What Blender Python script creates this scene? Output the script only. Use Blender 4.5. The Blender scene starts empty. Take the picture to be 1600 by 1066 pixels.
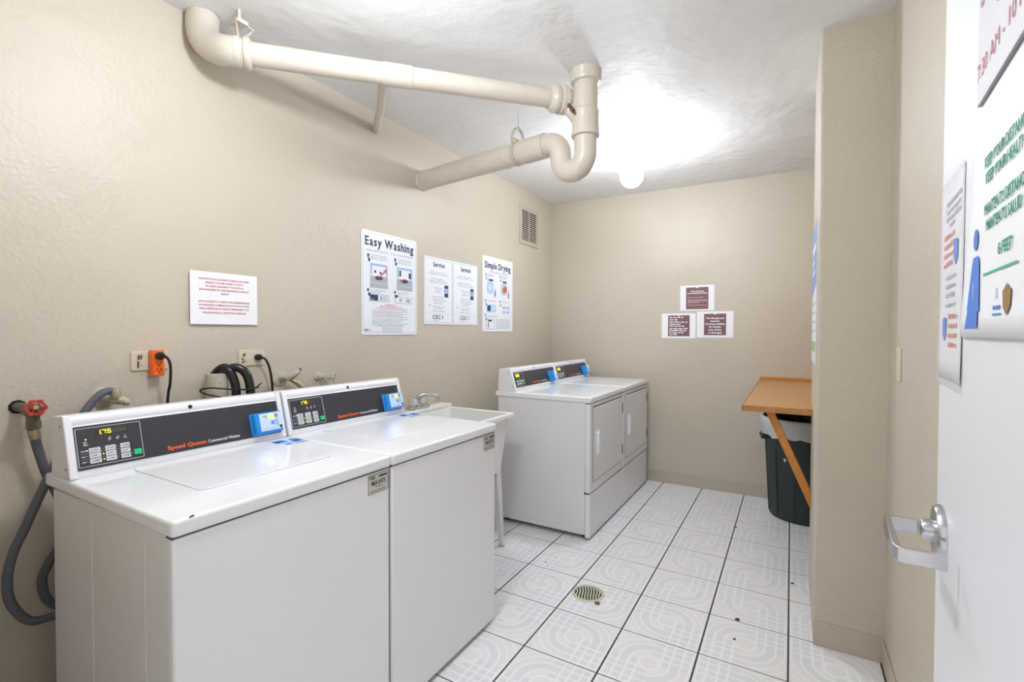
import bpy, bmesh, math, random
from mathutils import Vector, Matrix
random.seed(7)
SC = bpy.context.scene
COL = SC.collection

# ------------------------------------------------------------------ camera
cam_d = bpy.data.cameras.new('camera'); cam = bpy.data.objects.new('camera', cam_d); COL.objects.link(cam)
SC.camera = cam
cam_d.sensor_width = 36.0; cam_d.lens = 751.8 / 1600 * 36; cam_d.clip_start = 0.02; cam_d.clip_end = 60
YAW, PITCH, ROLL, CAMH = math.radians(30.1167), math.radians(-1.0895), math.radians(0.1448), 1.285
_f = Vector((-math.sin(YAW) * math.cos(PITCH), math.cos(YAW) * math.cos(PITCH), math.sin(PITCH)))
_r = Vector((math.cos(YAW), math.sin(YAW), 0)); _u = _r.cross(_f)
_r2 = _r * math.cos(ROLL) + _u * math.sin(ROLL); _u2 = -_r * math.sin(ROLL) + _u * math.cos(ROLL)
cam.matrix_world = Matrix(((_r2.x, _u2.x, -_f.x, 0), (_r2.y, _u2.y, -_f.y, 0), (_r2.z, _u2.z, -_f.z, CAMH), (0, 0, 0, 1)))

# ------------------------------------------------------------------ light and exposure
LAMP_SPOTS = [(-0.92, 0.86, 'globe'), (-0.90, 3.08, 'globe')]
LAMP_STRENGTH = [116.0, 112.0]
LAMP_COLOR = (0.91, 0.965, 1.04, 1)
LAMP_Z = 2.29
world = bpy.data.worlds.new('world'); SC.world = world; world.use_nodes = True
bg = world.node_tree.nodes['Background']; bg.inputs[0].default_value = (1.0, 0.98, 0.95, 1); bg.inputs[1].default_value = 0.7
SC.view_settings.view_transform = 'Standard'; SC.view_settings.look = 'None'
SC.view_settings.gamma = 1.0; SC.view_settings.use_curve_mapping = False
SC.view_settings.exposure = 0.45

# ------------------------------------------------------------------ materials
def lin(h):
    if isinstance(h, str):
        h = h.lstrip('#'); c = [int(h[i:i + 2], 16) / 255 for i in (0, 2, 4)]
    else:
        c = [x / 255 for x in h]
    return tuple((x / 12.92 if x <= 0.04045 else ((x + 0.055) / 1.055) ** 2.4) for x in c) + (1.0,)

MATS = {}
def mat(name, col, rough=0.5, metal=0.0, var=0.0, vscale=8.0, bump=0.0, bscale=60.0, bdetail=3.0, emit=0.0, alpha=1.0, spec=0.5, trans=0.0, bump2=0.0, b2scale=8.0):
    if name in MATS: return MATS[name]
    m = bpy.data.materials.new(name); m.use_nodes = True; nt = m.node_tree; N = nt.nodes; L = nt.links
    b = N['Principled BSDF']
    c = lin(col)
    b.inputs['Base Color'].default_value = c; b.inputs['Roughness'].default_value = rough; b.inputs['Metallic'].default_value = metal
    b.inputs['Specular IOR Level'].default_value = spec
    tc = N.new('ShaderNodeTexCoord')
    if var > 0:
        n = N.new('ShaderNodeTexNoise'); n.inputs['Scale'].default_value = vscale; n.inputs['Detail'].default_value = 4
        L.new(tc.outputs['Object'], n.inputs['Vector'])
        rp = N.new('ShaderNodeValToRGB')
        rp.color_ramp.elements[0].position = 0.3; rp.color_ramp.elements[1].position = 0.7
        rp.color_ramp.elements[0].color = tuple(max(0, x * (1 - var)) for x in c[:3]) + (1,)
        rp.color_ramp.elements[1].color = tuple(min(1, x * (1 + var)) for x in c[:3]) + (1,)
        L.new(n.outputs['Fac'], rp.inputs['Fac']); L.new(rp.outputs['Color'], b.inputs['Base Color'])
    if bump > 0:
        n2 = N.new('ShaderNodeTexNoise'); n2.inputs['Scale'].default_value = bscale; n2.inputs['Detail'].default_value = bdetail
        L.new(tc.outputs['Object'], n2.inputs['Vector'])
        bp = N.new('ShaderNodeBump'); bp.inputs['Strength'].default_value = 1.0; bp.inputs['Distance'].default_value = bump
        L.new(n2.outputs['Fac'], bp.inputs['Height'])
        if bump2 > 0:
            n3 = N.new('ShaderNodeTexNoise'); n3.inputs['Scale'].default_value = b2scale; n3.inputs['Detail'].default_value = 2
            L.new(tc.outputs['Object'], n3.inputs['Vector'])
            bp2 = N.new('ShaderNodeBump'); bp2.inputs['Strength'].default_value = 1.0; bp2.inputs['Distance'].default_value = bump2
            L.new(n3.outputs['Fac'], bp2.inputs['Height']); L.new(bp2.outputs['Normal'], bp.inputs['Normal'])
        L.new(bp.outputs['Normal'], b.inputs['Normal'])
    if emit > 0:
        b.inputs['Emission Color'].default_value = c; b.inputs['Emission Strength'].default_value = emit
    if alpha < 1: b.inputs['Alpha'].default_value = alpha
    if trans > 0: b.inputs['Transmission Weight'].default_value = trans
    MATS[name] = m
    return m

WALLC = (200, 189, 172)
M_wall = mat('wall_paint', WALLC, 0.42, var=0.03, vscale=1.5, bump=0.0022, bscale=70, bdetail=4, bump2=0.006, b2scale=7)
M_wallb = mat('column_paint', WALLC, 0.5, var=0.03, vscale=2.0, bump=0.0035, bscale=85, bdetail=5, bump2=0.004, b2scale=9)
M_base = mat('vinyl_base', (190, 179, 163), 0.4, var=0.05, vscale=5)
M_ceil = mat('ceiling_plaster', (232, 232, 232), 0.6, var=0.02, vscale=3, bump=0.004, bscale=22, bdetail=5, bump2=0.012, b2scale=4)
M_grout = mat('grout', (66, 64, 64), 0.85, var=0.2, vscale=30)
M_pipe = mat('painted_pipe', (209, 200, 186), 0.34, var=0.03, vscale=9, bump=0.0016, bscale=35)
M_rust = mat('rust', (112, 74, 48), 0.8, var=0.5, vscale=60, bump=0.002, bscale=120)
M_white = mat('white_enamel', (238, 238, 240), 0.22, var=0.008, vscale=2)
M_lid = mat('white_lid_enamel', (240, 241, 244), 0.12, var=0.006, vscale=2)
M_side = mat('white_side_enamel', (232, 231, 232), 0.35, var=0.012, vscale=3)
M_conso = mat('console_white', (236, 237, 242), 0.25, var=0.006)
M_seam = mat('seam_dark', (70, 70, 72), 0.7)
M_dark = mat('fascia_dark', (52, 52, 58), 0.35, var=0.06, vscale=25)
M_black = mat('black_plastic', (20, 20, 22), 0.4)
M_rubber = mat('black_rubber', (24, 25, 28), 0.28)
M_hose = mat('grey_braided_hose', (94, 98, 106), 0.55, var=0.12, vscale=120, bump=0.0008, bscale=400)
M_orange = mat('orange_plastic', (250, 110, 20), 0.4)
M_sqor = mat('orange_print', (255, 104, 34), 0.5)
M_blue = mat('reader_blue', (28, 140, 222), 0.3)
M_lab = mat('reader_label', (205, 226, 250), 0.35)
M_labw = mat('print_white', (236, 238, 242), 0.45)
M_yel = mat('lit_yellow', (250, 244, 30), 0.5, emit=0.9)
M_led = mat('lit_led', (255, 246, 90), 0.5, emit=0.9)
M_dim = mat('unlit_segment', (98, 88, 84), 0.5)
M_disp = mat('display_window', (56, 52, 50), 0.25)
M_green = mat('start_green', (28, 196, 130), 0.4)
M_btn = mat('button_grey', (206, 208, 212), 0.45)
M_ink = mat('ink_dark', (52, 54, 62), 0.6)
M_inkg = mat('ink_grey', (140, 143, 152), 0.6)
M_inkl = mat('ink_pale', (178, 182, 192), 0.6)
M_red = mat('ink_red', (206, 92, 104), 0.6)
M_redl = mat('ink_soft_red', (214, 150, 160), 0.6)
M_navy = mat('ink_navy', (48, 58, 92), 0.6)
M_lblue = mat('ink_light_blue', (160, 190, 228), 0.6)
M_paper = mat('paper_white', (242, 243, 246), 0.55, var=0.01, vscale=12)
M_board = mat('sign_board', (240, 243, 250), 0.3, var=0.006, vscale=10)
M_brown = mat('brown_print', (122, 84, 88), 0.4, var=0.06, vscale=25)
M_alu = mat('plate_metal', (214, 210, 200), 0.35, metal=0.2)
M_chrome = mat('brushed_chrome', (198, 200, 205), 0.22, metal=1.0, var=0.05, vscale=60)
M_acry = mat('clear_acrylic', (236, 236, 234), 0.1, trans=0.5)
M_brass = mat('old_brass', (176, 164, 132), 0.4, metal=0.6, var=0.15, vscale=60)
M_redv = mat('red_valve_paint', (186, 52, 40), 0.45, var=0.15, vscale=70)
M_oldm = mat('painted_metal', (190, 182, 164), 0.5, var=0.12, vscale=60, bump=0.001, bscale=150)
M_gun = mat('grey_pipe_metal', (112, 106, 92), 0.5, metal=0.3, var=0.25, vscale=60)
M_plate = mat('ivory_plate', (214, 204, 182), 0.4)
M_sink = mat('sink_plastic', (234, 233, 230), 0.38, var=0.02, vscale=6)
M_leg = mat('sink_leg_metal', (222, 221, 218), 0.4, var=0.05, vscale=18)
M_can = mat('bin_plastic', (38, 50, 50), 0.5, var=0.15, vscale=40, bump=0.0008, bscale=200)
M_bag = mat('clear_bag', (232, 234, 238), 0.25, alpha=0.72, bump=0.004, bscale=26)
M_bagin = mat('black_bag', (26, 26, 28), 0.35, bump=0.012, bscale=22)
M_wood = mat('table_laminate', (186, 138, 84), 0.4, var=0.08, vscale=22)
M_wood2 = mat('orange_pine', (196, 128, 52), 0.4, var=0.14, vscale=30)
M_wood3 = mat('table_edge', (172, 122, 70), 0.45, var=0.12, vscale=40)
M_drain = mat('drain_metal', (206, 202, 178), 0.45, metal=0.2, var=0.12, vscale=60)
M_pit = mat('drain_pit', (28, 26, 24), 0.9)
M_door = mat('door_paint', (232, 234, 238), 0.38, var=0.008, vscale=2)
M_mint = mat('ink_green', (70, 176, 140), 0.6)
M_figb = mat('ink_blue', (76, 126, 214), 0.6)
M_bronze = mat('crest_bronze', (150, 112, 70), 0.5, var=0.3, vscale=160)
M_plastic = mat('clear_sleeve', (246, 247, 250), 0.15, alpha=0.16)
M_sign = mat('acrylic_sign', (238, 240, 246), 0.2)
M_signe = mat('sign_edge', (150, 152, 154), 0.4)
M_debris = mat('debris_dark', (64, 62, 64), 0.8, var=0.3, vscale=200)
M_globe = mat('lamp_globe', (255, 253, 250), 0.4, emit=1.0)
M_porc = mat('porcelain', (240, 240, 238), 0.3)
M_sky = mat('poster_blue', (116, 150, 214), 0.4)
M_gl = mat('poster_green', (140, 196, 120), 0.4)

def tile_material():
    m = bpy.data.materials.new('patterned_floor_tile'); m.use_nodes = True; nt = m.node_tree; N = nt.nodes; L = nt.links
    b = N['Principled BSDF']; b.inputs['Roughness'].default_value = 0.3
    tc = N.new('ShaderNodeTexCoord'); sp = N.new('ShaderNodeSeparateXYZ'); L.new(tc.outputs['Object'], sp.inputs[0])
    def mth(op, a, bb=None):
        n = N.new('ShaderNodeMath'); n.operation = op
        for i, x in enumerate((a, bb)):
            if x is None: continue
            if isinstance(x, (int, float)): n.inputs[i].default_value = x
            else: L.new(x, n.inputs[i])
        return n.outputs[0]
    u = mth('DIVIDE', sp.outputs['X'], 0.156); v = mth('DIVIDE', sp.outputs['Y'], 0.156)
    au = mth('ABSOLUTE', u); av = mth('ABSOLUTE', v)
    d = mth('SQRT', mth('ADD', mth('MULTIPLY', u, u), mth('MULTIPLY', v, v)))
    corner = mth('GREATER_THAN', mth('MULTIPLY', u, v), 0.0)
    base = lin((240, 239, 240)); grey = lin((230, 231, 235)); white = lin((247, 247, 248)); pink = lin((239, 236, 236))
    R = [0.25, 0.47, 0.72, 0.93]; w = 0.028
    def ramp(inp, stops):
        r = N.new('ShaderNodeValToRGB'); r.color_ramp.interpolation = 'CONSTANT'
        e = r.color_ramp.elements
        e[0].position = stops[0][0]; e[0].color = stops[0][1]
        e[1].position = stops[1][0]; e[1].color = stops[1][1]
        for p_, c_ in stops[2:]:
            x = e.new(p_); x.color = c_
        s = mth('DIVIDE', inp, 1.5)
        L.new(s, r.inputs['Fac']); return r.outputs['Color']
    arc = ramp(d, [(0, pink), ((R[0] - w) / 1.5, white), ((R[0] + w) / 1.5, base), ((R[1] - w) / 1.5, white), ((R[1] + w) / 1.5, grey),
                   ((R[2] - w) / 1.5, white), ((R[2] + w) / 1.5, pink), ((R[3] - w * .7) / 1.5, white), ((R[3] + w * .7) / 1.5, base), (1.12 / 1.5, white), (1.16 / 1.5, base)])
    K = (0, 0, 0, 1); Wt = (1, 1, 1, 1)
    def lines(x):
        return ramp(x, [(0, K), ((R[0] - w) / 1.5, Wt), ((R[0] + w) / 1.5, K), ((R[1] - w) / 1.5, Wt), ((R[1] + w) / 1.5, K),
                        ((R[2] - w) / 1.5, Wt), ((R[2] + w) / 1.5, K), ((R[3] - w) / 1.5, Wt), ((R[3] + w) / 1.5, K)])
    lm = mth('MAXIMUM', lines(au), lines(av))
    inner = mth('LESS_THAN', d, R[0] + w)
    nz = N.new('ShaderNodeTexNoise'); nz.inputs['Scale'].default_value = 220; nz.inputs['Detail'].default_value = 2
    L.new(tc.outputs['Object'], nz.inputs['Vector'])
    def mix(f, a, bb):
        n = N.new('ShaderNodeMix'); n.data_type = 'RGBA'
        if isinstance(f, (int, float)): n.inputs[0].default_value = f
        else: L.new(f, n.inputs[0])
        for i, x in ((6, a), (7, bb)):
            if isinstance(x, tuple): n.inputs[i].default_value = x
            else: L.new(x, n.inputs[i])
        return n.outputs[2]
    sq = mix(lm, grey, white)
    col = mix(corner, sq, arc); col = mix(inner, col, arc)
    sp2 = mth('MULTIPLY', mth('SUBTRACT', nz.outputs['Fac'], 0.5), 0.3)
    col = mix(mth('ABSOLUTE', sp2), col, lin((190, 186, 186)))
    L.new(col, b.inputs['Base Color'])
    return m
M_tile = tile_material()

# ------------------------------------------------------------------ mesh helpers
class MB:
    def __init__(s): s.v = []; s.f = []
    def add(s, vs, fs, M=None):
        o = len(s.v)
        s.v += [tuple(M @ Vector(p)) if M is not None else tuple(p) for p in vs]
        s.f += [tuple(i + o for i in f) for f in fs]; return s
    def box(s, x0, x1, y0, y1, z0, z1, M=None):
        vs = [(x0, y0, z0), (x1, y0, z0), (x1, y1, z0), (x0, y1, z0), (x0, y0, z1), (x1, y0, z1), (x1, y1, z1), (x0, y1, z1)]
        return s.add(vs, [(3, 2, 1, 0), (4, 5, 6, 7), (0, 1, 5, 4), (1, 2, 6, 5), (2, 3, 7, 6), (3, 0, 4, 7)], M)
    def prism(s, pts, w0, w1, M=None):
        n = len(pts)
        a = sum(pts[i][0] * pts[(i + 1) % n][1] - pts[(i + 1) % n][0] * pts[i][1] for i in range(n))
        if a < 0: pts = list(reversed(pts))
        vs = [(p[0], p[1], w0) for p in pts] + [(p[0], p[1], w1) for p in pts]
        fs = [tuple(range(n - 1, -1, -1)), tuple(range(n, 2 * n))] + [(i, (i + 1) % n, n + (i + 1) % n, n + i) for i in range(n)]
        return s.add(vs, fs, M)
    def loft(s, loops, M=None, cap0=True, cap1=True):
        n = len(loops[0]); vs = [p for l in loops for p in l]; fs = []
        for k in range(len(loops) - 1):
            for i in range(n):
                j = (i + 1) % n
                fs.append((k * n + i, k * n + j, (k + 1) * n + j, (k + 1) * n + i))
        if cap0: fs.append(tuple(range(n - 1, -1, -1)))
        if cap1: fs.append(tuple((len(loops) - 1) * n + i for i in range(n)))
        return s.add(vs, fs, M)
    def lathe(s, prof, n=24, M=None, cap0=True, cap1=True):
        loops = [[(r * math.cos(2 * math.pi * i / n), r * math.sin(2 * math.pi * i / n), z) for i in range(n)] for r, z in prof]
        return s.loft(loops, M, cap0, cap1)
    def tube(s, path, r, n=12, caps=True):
        P = [Vector(p) for p in path]; k = len(P)
        rs = r if isinstance(r, (list, tuple)) else [r] * k
        T = [(P[min(i + 1, k - 1)] - P[max(i - 1, 0)]).normalized() for i in range(k)]
        a = Vector((0, 0, 1)) if abs(T[0].z) < 0.9 else Vector((1, 0, 0))
        nrm = (a - T[0] * a.dot(T[0])).normalized(); loops = []
        for i in range(k):
            nrm = (nrm - T[i] * nrm.dot(T[i])).normalized(); bn = T[i].cross(nrm)
            loops.append([tuple(P[i] + (nrm * math.cos(2 * math.pi * j / n) + bn * math.sin(2 * math.pi * j / n)) * rs[i]) for j in range(n)])
        return s.loft(loops, None, caps, caps)
    def build(s, name, m, parent=None, smooth=35, bevel=0.0, seg=2, M=None):
        me = bpy.data.meshes.new(name); me.from_pydata(s.v, [], s.f); me.update()
        bm = bmesh.new(); bm.from_mesh(me); bmesh.ops.recalc_face_normals(bm, faces=bm.faces); bm.to_mesh(me); bm.free()
        if smooth:
            for p in me.polygons: p.use_smooth = True
            me.set_sharp_from_angle(angle=math.radians(smooth))
        me.materials.append(m)
        o = bpy.data.objects.new(name, me); COL.objects.link(o)
        if parent is not None: o.parent = parent
        if M is not None: o.matrix_local = M
        if bevel > 0:
            b = o.modifiers.new('bevel', 'BEVEL'); b.width = bevel; b.segments = seg; b.limit_method = 'ANGLE'; b.angle_limit = math.radians(40)
        return o

def tag(o, label, cat, group=None):
    o['label'] = label; o['category'] = cat
    if group: o['group'] = group
    return o
def struct(o, label=None):
    o['kind'] = 'structure'
    if label: o['label'] = label
    return o
def empty(name, loc, label, cat, group=None, M=None):
    o = bpy.data.objects.new(name, None); COL.objects.link(o); o.empty_display_size = 0.05
    if M is not None: o.matrix_world = M
    else: o.location = loc
    return tag(o, label, cat, group)
def frame(o, right, up):
    r = Vector(right).normalized(); u = Vector(up).normalized(); n = r.cross(u)
    return Matrix(((r.x, u.x, n.x, o[0]), (r.y, u.y, n.y, o[1]), (r.z, u.z, n.z, o[2]), (0, 0, 0, 1)))
def axisM(o, d):
    z = Vector(d).normalized(); a = Vector((0, 0, 1)) if abs(z.z) < .9 else Vector((1, 0, 0))
    x = a.cross(z).normalized(); y = z.cross(x)
    return Matrix(((x.x, y.x, z.x, o[0]), (x.y, y.y, z.y, o[1]), (x.z, y.z, z.z, o[2]), (0, 0, 0, 1)))
def rrect(x0, x1, y0, y1, r, n=4):
    out = []
    for cx, cy, a0 in ((x1 - r, y1 - r, 0), (x0 + r, y1 - r, 90), (x0 + r, y0 + r, 180), (x1 - r, y0 + r, 270)):
        for i in range(n + 1):
            a = math.radians(a0 + 90 * i / n); out.append((cx + r * math.cos(a), cy + r * math.sin(a)))
    return out
def bez(p0, p1, p2, p3, n=10):
    p0, p1, p2, p3 = map(Vector, (p0, p1, p2, p3))
    return [tuple(p0 * (1 - t) ** 3 + p1 * 3 * t * (1 - t) ** 2 + p2 * 3 * t * t * (1 - t) + p3 * t ** 3) for t in [i / n for i in range(n + 1)]]
def spline(pts, n=8):
    P = [Vector(p) for p in pts]; P = [P[0] * 2 - P[1]] + P + [P[-1] * 2 - P[-2]]; out = []
    for i in range(1, len(P) - 2):
        for k in range(n):
            t = k / n
            out.append(tuple(0.5 * ((2 * P[i]) + (P[i + 1] - P[i - 1]) * t + (2 * P[i - 1] - 5 * P[i] + 4 * P[i + 1] - P[i + 2]) * t * t + (3 * P[i] - P[i - 1] - 3 * P[i + 1] + P[i + 2]) * t ** 3)))
    out.append(tuple(P[-2])); return out

def lettering(lines, mb=None, w=0.0006):
    """lines: (text, u, v, height, align, boldness, width or None) in sheet coordinates"""
    mb = mb or MB()
    for t in lines:
        s, u, v, h = t[:4]; al = t[4] if len(t) > 4 else 'L'; bold = t[5] if len(t) > 5 else 0.0; wid = t[6] if len(t) > 6 else None
        cu = bpy.data.curves.new('print', 'FONT'); cu.body = s; cu.size = h * 1.37; cu.resolution_u = 2; 
        cu.fill_mode = 'FRONT'
        ob = bpy.data.objects.new('print', cu)
        me = bpy.data.meshes.new_from_object(ob)
        vs = [vv.co.copy() for vv in me.vertices]
        if vs:
            x0 = min(p.x for p in vs); x1 = max(p.x for p in vs); W = max(x1 - x0, 1e-6)
            k = (wid / W) if wid else 1.0
            off = {'L': 0, 'C': -0.5 * W * k, 'R': -W * k}[al]
            F_ = [tuple(p.vertices) for p in me.polygons]; e = bold * h
            for q_, (ex, ey) in enumerate(((0, 0),) if e == 0 else ((-e, -e * .6), (e, -e * .6), (-e, e * .6), (e, e * .6))):
                mb.add([((p.x - x0) * k + u + off + ex, p.y + v + ey, w + q_ * .00015) for p in vs], F_)
        bpy.data.meshes.remove(me); bpy.data.objects.remove(ob); bpy.data.curves.remove(cu)
    return mb
def quad(mb, u0, u1, v0, v1, w=0.0006):
    return mb.add([(u0, v0, w), (u1, v0, w), (u1, v1, w), (u0, v1, w)], [(0, 1, 2, 3)])
def poly(mb, pts, w=0.0006):
    return mb.add([(p[0], p[1], w) for p in pts], [tuple(range(len(pts)))])
def words(mb, u0, u1, v, h, w=0.0006, rnd=None):
    """one line of print too small to read: a row of word-long dashes"""
    rnd = rnd or random; u = u0
    while u < u1 - h:
        l = h * rnd.uniform(1.2, 4.2); e = min(u + l, u1)
        quad(mb, u, e, v, v + h * rnd.uniform(.55, .8), w); u = e + h * .55
    return mb
def ring(mb, pts_out, pts_in, w0, w1):
    n = len(pts_out)
    loops = [[(p[0], p[1], w0) for p in pts_out], [(p[0], p[1], w1) for p in pts_out], [(p[0], p[1], w1) for p in pts_in], [(p[0], p[1], w0) for p in pts_in]]
    loops.append(loops[0]); return mb.loft(loops, None, False, False)

def pieces_of(o):
    me = o.data; par = list(range(len(me.vertices)))
    def fd(i):
        while par[i] != i: par[i] = par[par[i]]; i = par[i]
        return i
    for e in me.edges: par[fd(e.vertices[0])] = fd(e.vertices[1])
    return {fd(i) for i in range(len(par))}

# ------------------------------------------------------------------ room shell
XL, YB, YF, XR, XCOL, YCOL, YCB, XA = -1.9892, 4.1988, 0.14, 0.3244, 0.0924, 2.3236, 2.86, 0.56
ZT = 2.62
struct(MB().box(XL - .12, XL, YF - .16, YB + .12, 0, ZT).build('wall_left', M_wall), 'tan painted wall behind the machines')
struct(MB().box(XL, XA + .12, YB, YB + .12, 0, ZT).build('wall_back', M_wall), 'tan painted wall at the far end of the room')
struct(MB().box(XR, XR + .34, YF - .16, YCOL + .2, 0, ZT).build('wall_right', M_wallb), 'tan painted wall behind the open door')
struct(MB().box(XCOL, XA + .12, YCOL, YCB, 0, ZT).build('wall_column', M_wallb, bevel=0.012, seg=3), 'tan painted wall stub jutting into the room')
struct(MB().box(XA, XA + .12, YCB, YB, 0, ZT).build('wall_alcove', M_wall), 'tan side wall of the alcove behind the stub')
mb = MB(); mb.box(XL, -0.80, YF - .16, YF, 0, ZT); mb.box(0.165, XR, YF - .16, YF, 0, ZT); mb.box(-0.80, 0.165, YF - .16, YF, 2.08, ZT)
struct(mb.build('wall_front', M_wallb), 'tan painted wall with the doorway')
# ceiling: slightly uneven plaster
mb = MB(); nx, ny = 26, 40; vs = []; fs = []
def ceil_z(x, y):
    return 2.479 + .0045 * y * min(1, max(0, (0.6 - x) / 2.2)) + .0015 * y + .028 * math.exp(-(((x - .25) / .45) ** 2 + ((y - 2.25) / .7) ** 2)) + .004 * math.sin(2.1 * x + 1) * math.sin(1.7 * y)
x0, x1, y0, y1 = XL - .1, XA + .1, YF - .15, YB + .1
for j in range(ny + 1):
    for i in range(nx + 1):
        x = x0 + (x1 - x0) * i / nx; y = y0 + (y1 - y0) * j / ny; vs.append((x, y, ceil_z(x, y)))
for j in range(ny):
    for i in range(nx):
        a = j * (nx + 1) + i; fs.append((a, a + 1, a + nx + 2, a + nx + 1))
mb.add(vs, fs); mb.box(x0, x1, y0, y1, ZT - .02, ZT + .05)
struct(mb.build('ceiling', M_ceil, smooth=60), 'white lumpy plaster ceiling')
# baseboards
def base(name, x0, x1, y0, y1, lab):
    struct(MB().box(x0, x1, y0, y1, 0, .098).build(name, M_base, bevel=.003), lab)
base('baseboard_back', XL, XA, YB - .006, YB, 'tan cove base along the far wall')
base('baseboard_left', XL, XL + .006, YF, YB, 'tan cove base along the machine wall')
base('baseboard_column', XCOL, XR, YCOL - .006, YCOL, 'tan cove base across the wall stub')
base('baseboard_right', XR - .006, XR, YF, YCOL, 'tan cove base along the right wall')
# floor: grout bed and single tiles
fl = struct(MB().box(XL - .1, XA + .12, YF - .16, YB + .1, -.08, -.0008).build('floor', M_grout), 'white patterned ceramic tile floor with dark joints')
TX, TY, TS = -1.24355, 3.8950, 0.31207
tile_mesh = {}
def tile(i, j):
    a, b = TX + i * TS, TX + (i + 1) * TS; c, d = TY - (j + 1) * TS, TY - j * TS
    gx, gy = .0030, .0019
    ca, cb = max(a + gx, XL), min(b - gx, XA); cc, cd = max(c + gy, YF - .16), min(d - gy, YB)
    if cc < YCOL and cb > XR: cb = min(cb, XR) if cd <= YCOL + .2 else cb
    if cb - ca < .01 or cd - cc < .01: return
    cx, cy = (a + b) / 2, (c + d) / 2; odd = (i + j) % 2
    full = ca == a + gx and cb == b - gx and cc == c + gy and cd == d - gy
    key = odd if full else (i, j)
    if key not in tile_mesh:
        m_ = MB(); k = .0012
        A, B, Cc, D = ca - cx, cb - cx, cc - cy, cd - cy
        l0 = [(A, Cc, -.02), (B, Cc, -.02), (B, D, -.02), (A, D, -.02)]
        l1 = [(A, Cc, -k), (B, Cc, -k), (B, D, -k), (A, D, -k)]
        l2 = [(A + k, Cc + k, 0), (B - k, Cc + k, 0), (B - k, D - k, 0), (A + k, D - k, 0)]
        if not odd:   # turned a quarter
            l0, l1, l2 = [[(y, -x, z) for x, y, z in l] for l in (l0, l1, l2)]
        m_.loft([l0, l1, l2], None, False, True)
        o = m_.build('floor_tile', M_tile, smooth=0); tile_mesh[key] = o.data
    else:
        o = bpy.data.objects.new('floor_tile', tile_mesh[key]); COL.objects.link(o)
    o.parent = fl; o.location = (cx, cy, 0); o.rotation_euler = (0, 0, 0 if odd else math.pi / 2)
for i in range(-3, 7):
    for j in range(-1, 13): tile(i, j)

# ------------------------------------------------------------------ door leaf with its lever
DA = math.radians(4.3); DR = Vector((math.sin(DA), math.cos(DA), 0)); DE = Vector((0.2126, 1.0411, 0))
DM = frame(DE, -DR, (0, 0, 1))
door = MB().box(0, .885, .012, 2.04, -.045, 0).build('door_1', M_door, bevel=.0015); door.matrix_world = DM
struct(door, 'white door standing open against the right wall')
ros = MB().lathe([(.0445, 0), (.0445, .006), (.041, .011), (.022, .013)], 40, Matrix.Translation((.062, .972, 0))).build('door_rose', M_chrome, door); ros['label'] = 'round chrome rose'
MB().lathe([(.0165, .0), (.0165, .012), (.014, .016)], 24, Matrix.Translation((.062, .975, .011))).build('door_spindle', M_chrome, door)
mb = MB(); hz = .0105
path = [(.062, .03), (.062, .062), (.0635, .067), (.068, .069), (.178, .066), (.186, .064), (.189, .058), (.187, .012)]
loops = []
for k, (uu, ww) in enumerate(path):
    a = Vector(path[max(k - 1, 0)]); b_ = Vector(path[min(k + 1, len(path) - 1)]); t = (b_ - a).normalized(); n_ = Vector((-t.y, t.x)) * .0045
    zc = .977 - (.004 if k > 3 else 0)
    loops.append([(uu + n_.x, zc - hz, ww + n_.y), (uu - n_.x, zc - hz, ww - n_.y), (uu - n_.x, zc + hz, ww - n_.y), (uu + n_.x, zc + hz, ww + n_.y)])
mb.loft(loops); lv = mb.build('door_lever', M_chrome, door, bevel=.0012); lv['label'] = 'bent chrome lever'

# ------------------------------------------------------------------ ceiling lamps
def lamp(x, y, strength, label):
    zc = ceil_z(x, y)
    r = empty('ceiling_lamp', (x, y, zc), label, 'lamp', 'bare globe lamps on the ceiling')
    MB().lathe([(.058, .004), (.058, -.012), (.05, -.03), (.036, -.05), (.034, -.10), (.03, -.13)], 28).build('lamp_holder', M_porc, r)
    m = M_globe.copy(); m.name = 'lit_globe'; m.node_tree.nodes['Principled BSDF'].inputs['Emission Strength'].default_value = strength
    m.node_tree.nodes['Principled BSDF'].inputs['Emission Color'].default_value = LAMP_COLOR
    dz = LAMP_Z - zc
    g = MB().lathe([(.074 * math.sin(math.pi * k / 12), dz - .074 * math.cos(math.pi * k / 12)) for k in range(1, 12)], 20).build('lamp_globe', m, r)
    g['label'] = 'glowing white globe'
lamp(LAMP_SPOTS[0][0], LAMP_SPOTS[0][1], LAMP_STRENGTH[0], 'lit white globe lamp on the ceiling above the near washers')
lamp(LAMP_SPOTS[1][0], LAMP_SPOTS[1][1], LAMP_STRENGTH[1], 'lit white globe lamp on the ceiling beyond the pipe trap')

# ------------------------------------------------------------------ drain plumbing under the ceiling
PA, PB = Vector((-1.80, 1.06, 2.328)), Vector((-.925, 2.087, 2.367)); PD = (PB - PA).normalized()
dp = empty('drain_pipe', (-.836, 2.11, 2.49), 'cream painted drain pipes with a trap hung below the ceiling', 'pipe'); dpm = dp.matrix_world = Matrix.Translation((-.836, 2.11, 2.49))
DPI = Matrix.Translation((.836, -2.11, -2.49))
def dpart(mb, name, m=M_pipe, lab=None, **k):
    o = mb.build(name, m, dp, M=DPI, **k)
    if lab: o['label'] = lab
    return o
dpart(MB().tube([PA, PA + (PB - PA) * .5, PB], .0425, 24), 'long_pipe')
dpart(MB().tube(spline([PA + PD * .02, PA - PD * .03, (-1.875, 1.020, 2.343), (-1.922, 1.008, 2.378), (-1.946, 1.008, 2.43), (-1.950, 1.012, 2.482)], 6), [.049 + .006 * min(1, i / 10) for i in range(31)], 24), 'elbow', lab='elbow turning up into the ceiling corner')
mb = MB()
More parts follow.
